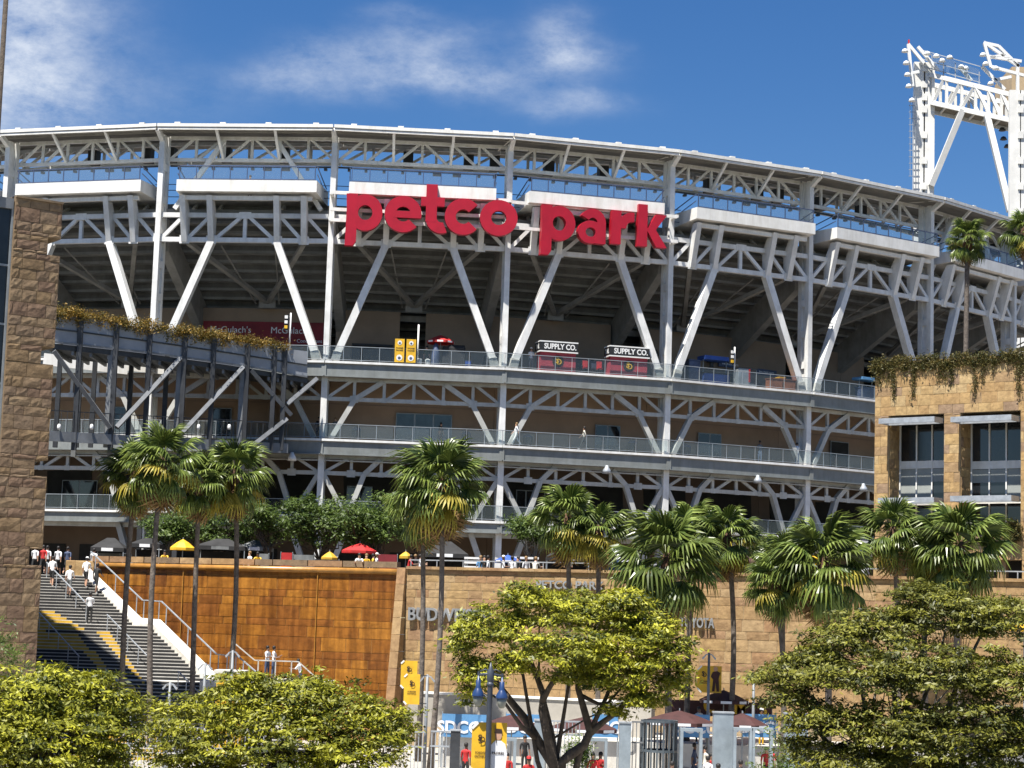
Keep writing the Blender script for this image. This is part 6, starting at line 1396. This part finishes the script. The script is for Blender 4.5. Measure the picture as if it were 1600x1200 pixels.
# ------------------------------------------------------------------ terrace and forecourt
for i, (p0, p1) in enumerate(((690, 760), (790, 852), (925, 965), (1048, 1108), (1160, 1212))):
    z1 = at((p0 + p1) / 2, 1116, 97.2).z; z0 = at((p0 + p1) / 2, 1152, 97.2).z; a, b = Vector((xat(p0, z0, 97.2), 97.2, (z0 + z1) / 2)), Vector((xat(p1, z0, 97.2), 97.2, (z0 + z1) / 2))
    th = thing('blue_banner', ('blue banner on the forecourt railing left of the lamp post', 'blue banner behind the forked tree trunk', 'blue banner left of the grey gate pillar', 'blue banner behind the dark turnstile', 'pale blue banner at the right end of the forecourt')[i], 'banner', a, 'blue banners on the forecourt railing')
    o = beam('banner_cloth', a, b, .04, z1 - z0, 'pale_blue', th); text('banner_text', 'SDCCU', (a + b) / 2 + Vector((0, -.04, -.1)), (z1 - z0) * .72, (1, 0, 0), (0, -1, 0), 'white_cloth', o, .01, .03)
    for q in (a, b): beam('post', Vector((q.x, 97.25, 0)), Vector((q.x, 97.25, z1 + .1)), .06, .06, 'grey_metal', th, (1, 0, 0))
th = thing('paving_stand_in', 'long low pale wall standing in for sunlit paving below the stone wall', 'wall', (3, 104, 1.5))  # added low wall, its pale colour stands in for sunlit paving
a, b = Vector((xat(640, 2, 106.5), 106.5, 2.35)), Vector((xat(1020, 2, 101.5), 101.5, 2.35)); o = beam('stand_in_face', a, b, .6, 1.7, 'paving', th); beam('stand_in_cap', a + Z3 * .9, b + Z3 * .9, .75, .1, 'white_panel', th)
th = thing('maroon_board', 'dark maroon board with yellow letters on the terrace', 'sign board', (xat(1130, 3, 101), 101, 1.5)); a, b = Vector((xat(1040, 3, 101), 101, 3.1)), Vector((xat(1206, 3, 100), 100, 3.1))
o = beam('board', a, b, .06, .75, 'maroon', th); text('sign_text', 'M', lerp(a, b, .71) + Vector((0, -.06, .12)), 1.05, (1, 0, 0), (0, -1, 0), 'yellow_paint', o, .01, .03); text('sign_text', 'C', lerp(a, b, .42) + Vector((0, -.06, .12)), 1.0, (1, 0, 0), (0, -1, 0), 'yellow_paint', o, .01, .03); text('sign_text', 'S', lerp(a, b, .92) + Vector((0, -.06, .05)), .8, (1, 0, 0), (0, -1, 0), 'yellow_paint', o, .01, .03)
for q in (a, lerp(a, b, .5), b): beam('post', Vector((q.x, q.y + .06, 1.5)), Vector((q.x, q.y + .06, 3.4)), .06, .06, 'grey_metal', th, (1, 0, 0))
for px, py, D_, zb, r, lab in ((1131, 1078, 99.5, 1.5, 1.25, 'brown umbrella on the terrace before the palm with orange fronds'), (1062, 1110, 92, 0., 1.7, 'wide brown umbrella left of the tall grey gate pillar'), (1160, 1114, 91, 0., 1.2, 'brown umbrella right of the tall grey gate pillar'), (912, 1120, 91, 0., 1.6, 'brown umbrella behind the forked tree trunk'), (800, 1116, 91, 0., 1.4, 'brown umbrella right of the double lantern')):
    p = at(px, py, D_); umbrella(lab, (p.x, D_, 0), r, p.z, .5, 'maroon', zb, patch='white_cloth', name='table_umbrella', group='brown umbrellas'); th = thing('round_table', lab.replace('umbrella', 'umbrella table', 1).replace('brown', 'small round', 1), 'table', (p.x, D_, zb), 'round tables'); MB().lathe((p.x, D_, zb + .72), [(.5, 0), (.5, .04)], 14).build('table_top', 'grey_metal', th); MB().lathe((p.x, D_, zb), [(.25, .1), (.05, .14), (.05, .72)], 8).build('table_leg', 'grey_metal', th)
umbrella('yellow umbrella at the right edge behind the broad tree', (at(1600, 980, 84).x, 84, 0), 1.0, at(1600, 962, 84).z, .5, 'yellow_paint', 0)
vbanner('yellow pole banner, upper of the overlapping pair left of the central palms', 627, 651, 1032, 1076, 90, 655); vbanner('yellow pole banner, lower of the overlapping pair left of the central palms', 632, 655, 1053, 1101, 87, 668)
modern_lamp('slender grey lamp post between the central palm trunks', 668, 1054, 88); modern_lamp('slender grey lamp post before the yellow banner on the right', 1108, 1020, 97.5, 0); modern_lamp('slender grey lamp post right of the brown terrace umbrella', 1178, 1055, 96.5); modern_lamp('slender grey lamp post at the foot of the stairs by the yellow booth', 364, 1016, 93); modern_lamp('slender grey lamp post before the lower landing, left of the booth', 321, 1036, 92); modern_lamp('slender grey lamp post low on the stairs beside the second palm', 266, 1066, 91); modern_lamp('leftmost slender lamp post, half hidden by the corner tree', 206, 1094, 90)
th, x0, x1, z0, z1 = vbanner('yellow banner with a ball player on the stone wall at right', 1090, 1127, 1040, 1083, 99, 1108, player=True)
D_ = 98.97; w = x1 - x0; h = z1 - z0; cx = x0 + w * .75
MB().prism([Vector((cx + a * w, D_, z0 + b * h)) for a, b in ((-.14, .05), (-.03, .05), (.0, .4), (.05, .05), (.16, .05), (.13, .55), (.2, .75), (.06, .82), (-.12, .78), (-.2, .6), (-.1, .5))], (0, .012, 0)).build('player_print', 'maroon', th); MB().prism([Vector((cx + math.cos(q) * w * .09, D_, z0 + h * .89 + math.sin(q) * w * .10)) for q in np.linspace(0, 6.2832, 13)[:-1]], (0, .012, 0)).build('player_print', 'skin_a', th)

# double lantern with banner, nearest to the camera
LX, LD = at(765, 1100, 56).x, 56.0; zt_ = at(765, 1038, 56).z
th = thing('double_lantern', 'dark blue street lamp with two hanging lanterns before the forked tree', 'street lamp', (LX, LD, 0))
MB().lathe((LX, LD, 0), [(.30, 0), (.30, .15), (.17, .5), (.12, .9), (.085, 1.2), (.075, zt_ - .5), (.10, zt_ - .42), (.10, zt_ - .2), (.05, zt_ - .1), (.02, zt_ + .05)], 12).build('pole', 'pole_blue', th, True)
for z, r_ in ((zt_ - 1.85 - 1.6, .12), (zt_ - .55, .11)): MB().lathe((LX, LD, z), [(r_ * .7, -.06), (r_, 0), (r_ * .7, .06)], 12).build('collar', 'pole_blue', th, True)
ar_ = MB(); ar_.tube([(LX - .36, LD, zt_ - .30), (LX, LD, zt_ - .26), (LX + .36, LD, zt_ - .32)], .035, 8); ar_.tube([(LX - .3, LD, zt_ - .2), (LX - .15, LD, zt_ - .14), (LX, LD, zt_ - .2)], .018, 6); ar_.tube([(LX + .3, LD, zt_ - .22), (LX + .15, LD, zt_ - .14), (LX, LD, zt_ - .2)], .018, 6); ar_.build('crossarm', 'pole_blue', th, True)
for s in (-1, 1):
    c = Vector((LX + s * .33, LD, zt_ - (.42 if s < 0 else .46))); o = MB().lathe(c, [(.03, .12), (.03, .0), (.065, -.02), (.07, -.22), (.09, -.26), (.15, -.36), (.165, -.44), (.17, -.47), (.15, -.48)], 14).build('lantern_cap', 'lamp_blue', th, True); MB().lathe(c, [(.145, -.48), (.13, -.58), (.095, -.7), (.06, -.74)], 14).build('lantern_glass', 'lamp_lens', o, True)
    MB().tube([c + Z3 * .1, c + Z3 * .22], .03, 8).build('finial', 'pole_blue', o)
th, x0, x1, z0, z1 = vbanner('large yellow banner with a ball player hanging on the double lantern', 738, 790, 1128, 1212, 56.16, 765, player=True); w = x1 - x0; h = z1 - z0; cx = x0 + w * .76
pl_ = MB().prism([Vector((cx + a * w, 56.145, z0 + b * h)) for a, b in ((-.2, .05), (.22, .05), (.26, .42), (.2, .6), (.08, .66), (-.08, .66), (-.2, .58), (-.26, .3))], (0, .008, 0)).build('player_print', 'white_cloth', th); MB().prism([Vector((cx + math.cos(q) * w * .10, 56.14, z0 + h * .76 + math.sin(q) * w * .13)) for q in np.linspace(0, 6.2832, 15)[:-1]], (0, .008, 0)).build('player_print', 'skin_a', th); MB().prism([Vector((cx + a * w, 56.135, z0 + b * h)) for a, b in ((-.12, .80), (.12, .80), (.09, .88), (-.08, .89))], (0, .008, 0)).build('player_print', 'brown_logo', th); MB().beam((cx - .05, 56.13, z0 + h * .62), (cx - .10, 56.13, z0 + h * .95), .02, .03).build('player_print', 'brown_logo', th); text('banner_text', 'PADRES', (cx, 56.13, z0 + h * .42), w * .10, (1, 0, 0), (0, -1, 0), 'brown_logo', pl_, .005)

# entrance gate
GD = 85.0
def gx(px): return xat(px, 1.5, GD)
def pillar(label, p0, p1, py, m_='gate_metal', sign=False, D_=GD):
    x0, x1 = xat(p0, 1.5, D_), xat(p1, 1.5, D_); z = at(p0, py, D_).z; th = thing('gate_pillar', label, 'pillar', ((x0 + x1) / 2, D_, 0), 'entrance gate pillars')
    box('shaft', ((x0 + x1) / 2, D_ + .25, z / 2), (x1 - x0, .5, z), m_, th); box('cap', ((x0 + x1) / 2, D_ + .25, z + .03), (x1 - x0 + .06, .56, .06), 'galvanised', th); box('foot', ((x0 + x1) / 2, D_ + .25, .1), (x1 - x0 + .08, .58, .2), 'galvanised', th)
    if sign: MB().prism([Vector(((x0 + x1) / 2 + .1 + math.cos(q) * .16, D_ - .02, 1.55 + math.sin(q) * .16)) for q in np.linspace(0, 6.2832, 21)[:-1]], (0, .015, 0)).build('round_sign', 'blue_cloth', th)
pillar('narrow grey gate pillar behind the left tree limb', 834, 850, 1126); pillar('narrow grey gate pillar right of the forked trunk', 967, 985, 1130); pillar('tall wide grey gate pillar right of the turnstile', 1114, 1145, 1114); pillar('grey gate wall with a round blue sign at right', 1226, 1262, 1116, 'gate_metal', True); pillar('dark gate pillar left of the lamp banner', 703, 718, 1142, 'ramp_post')
def fence(label, p0, p1, ptop, pmid, m_='galvanised', D_=GD + .4, gap=.155):
    x0, x1 = xat(p0, 1.5, D_), xat(p1, 1.5, D_); zt = at((p0 + p1) / 2, ptop, D_).z; zm = at((p0 + p1) / 2, pmid, D_).z; th = thing('picket_fence', label, 'fence', ((x0 + x1) / 2, D_, 0), 'entrance fence sections')
    for z in (zt, zm, .25): beam('fence_rail', (x0, D_, z), (x1, D_, z), .06, .07, m_, th)
    for x in np.arange(x0 + .05, x1, gap): beam('picket', (x, D_, 0), (x, D_, zt), .035, .035, m_, th, (1, 0, 0))
fence('white picket fence left of the central palm trunks', 600, 664, 1143, 1166); fence('white picket fence right of the central palm trunks', 672, 702, 1143, 1166); fence('white picket fence behind the forked tree trunk', 851, 908, 1127, 1148); fence('white picket fence seen through the bottom left trees', 180, 420, 1140, 1168); fence('dark picket fence right of the narrow gate pillar', 986, 1004, 1128, 1160, 'ramp_steel')
th = thing('turnstile_cage', 'tall dark steel turnstile cage left of the wide gate pillar', 'turnstile', (gx(1031), GD + .6, 0)); c = Vector((gx(1031), GD + .7, 0)); zt_ = at(1031, 1128, GD).z
for q in np.linspace(0, 2 * math.pi, 19)[:-1]: beam('cage_bar', c + Vector((math.cos(q) * .75, math.sin(q) * .75, 0)), c + Vector((math.cos(q) * .75, math.sin(q) * .75, zt_)), .07, .07, 'turnstile_steel', th, (1, 0, 0))
for z in (.3, zt_ * .6, zt_): MB().lathe(c + Z3 * z, [(.79, -.05), (.79, .05), (.70, .05), (.70, -.05)], 18).build('cage_ring', 'turnstile_steel', th)
def portal(label, p0, p1, py, D_=GD - .6):
    x0, x1 = xat(p0, 1.5, D_), xat(p1, 1.5, D_); z = at(p0, py, D_).z; th = thing('metal_detector', label, 'gate frame', ((x0 + x1) / 2, D_, 0), 'walk-through frames at the entrance')
    for x in (x0, x1): box('side_post', (x, D_, z / 2), (.12, .45, z), 'gate_metal', th)
    box('header', ((x0 + x1) / 2, D_, z + .06), (x1 - x0 + .14, .45, .12), 'gate_metal', th); box('foot_plate', ((x0 + x1) / 2, D_, .04), (x1 - x0, .5, .03), 'grey_metal', th)
portal('walk-through frame left of the wide gate pillar', 1064, 1094, 1142); portal('walk-through frame just right of the wide gate pillar', 1147, 1172, 1141); portal('rightmost walk-through frame by the blue sign wall', 1176, 1204, 1141); portal('walk-through frame at the right limb of the forked tree', 916, 946, 1157); portal('walk-through frame right of the lamp banner', 789, 804, 1157)
for px, D_, sh, tr_, pose, rz, lab in ((728, 88, 'red_cloth', 'black_cloth', 'stand', 160, 'person in red shirt and black trousers left of the lamp banner'), (820, 95, 'black_cloth', 'black_cloth', 'stand', 20, 'person in black standing on the sunny forecourt behind the left limb'), (926, 84, 'red_cloth', 'black_cloth', 'stand', 20, 'left of two people in red at the forked tree frame'), (938, 84.5, 'red_cloth', 'slate_blue', 'arms', -20, 'right of two people in red at the forked tree frame'),
        (792, 82, 'red_cloth', 'black_cloth', 'stand', 0, 'person in red at the right edge of the lamp banner'), (826, 80, 'red_cloth', 'black_cloth', 'stand', 0, 'person in a red cap below the left limb'), (1085, 93, 'slate_blue', 'slate_blue', 'walk_shorts', 80, 'man in blue shorts walking behind the turnstile'), (1101, 91, 'cream_paint', 'black_cloth', 'walk', -60, 'person in cream shirt left of the wide gate pillar'), (1106, 84, 'white_cloth', 'black_cloth', 'stand', 150, 'person in white before the wide gate pillar'),
        (1111, 86, 'red_cloth', 'black_cloth', 'stand', 30, 'staff member in red touching the wide gate pillar'), (1157, 82, 'black_cloth', 'black_cloth', 'stand', 170, 'person in black right of the wide gate pillar'), (1197, 92, 'red_cloth', 'black_cloth', 'stand', 10, 'left of two staff in red at the right frame'), (1205, 92.5, 'red_cloth', 'black_cloth', 'stand', -20, 'right of two staff in red at the right frame'), (1050, 80, 'grey_cloth', 'black_cloth', 'stand', 170, 'person in grey before the turnstile'),
        (1122, 79.5, 'pale_blue', 'black_cloth', 'stand', 170, 'person in pale blue at the bottom edge before the gate'), (1092, 98.5, 'cream_paint', 'black_cloth', 'arms', 30, 'seated guest in cream behind the maroon board'), (1190, 98.5, 'black_cloth', 'yellow_paint', 'stand', 30, 'guest with a white cap behind the maroon board')):
    zb = 1.5 if D_ > 98 else .03; person(lab, (xat(px, zb + 1.2, D_), D_, zb), rz, pose, sh, tr_, random.choice(('skin_a', 'skin_b')), cap='red_cloth' if px == 826 else 'white_paint' if px == 1190 else None)
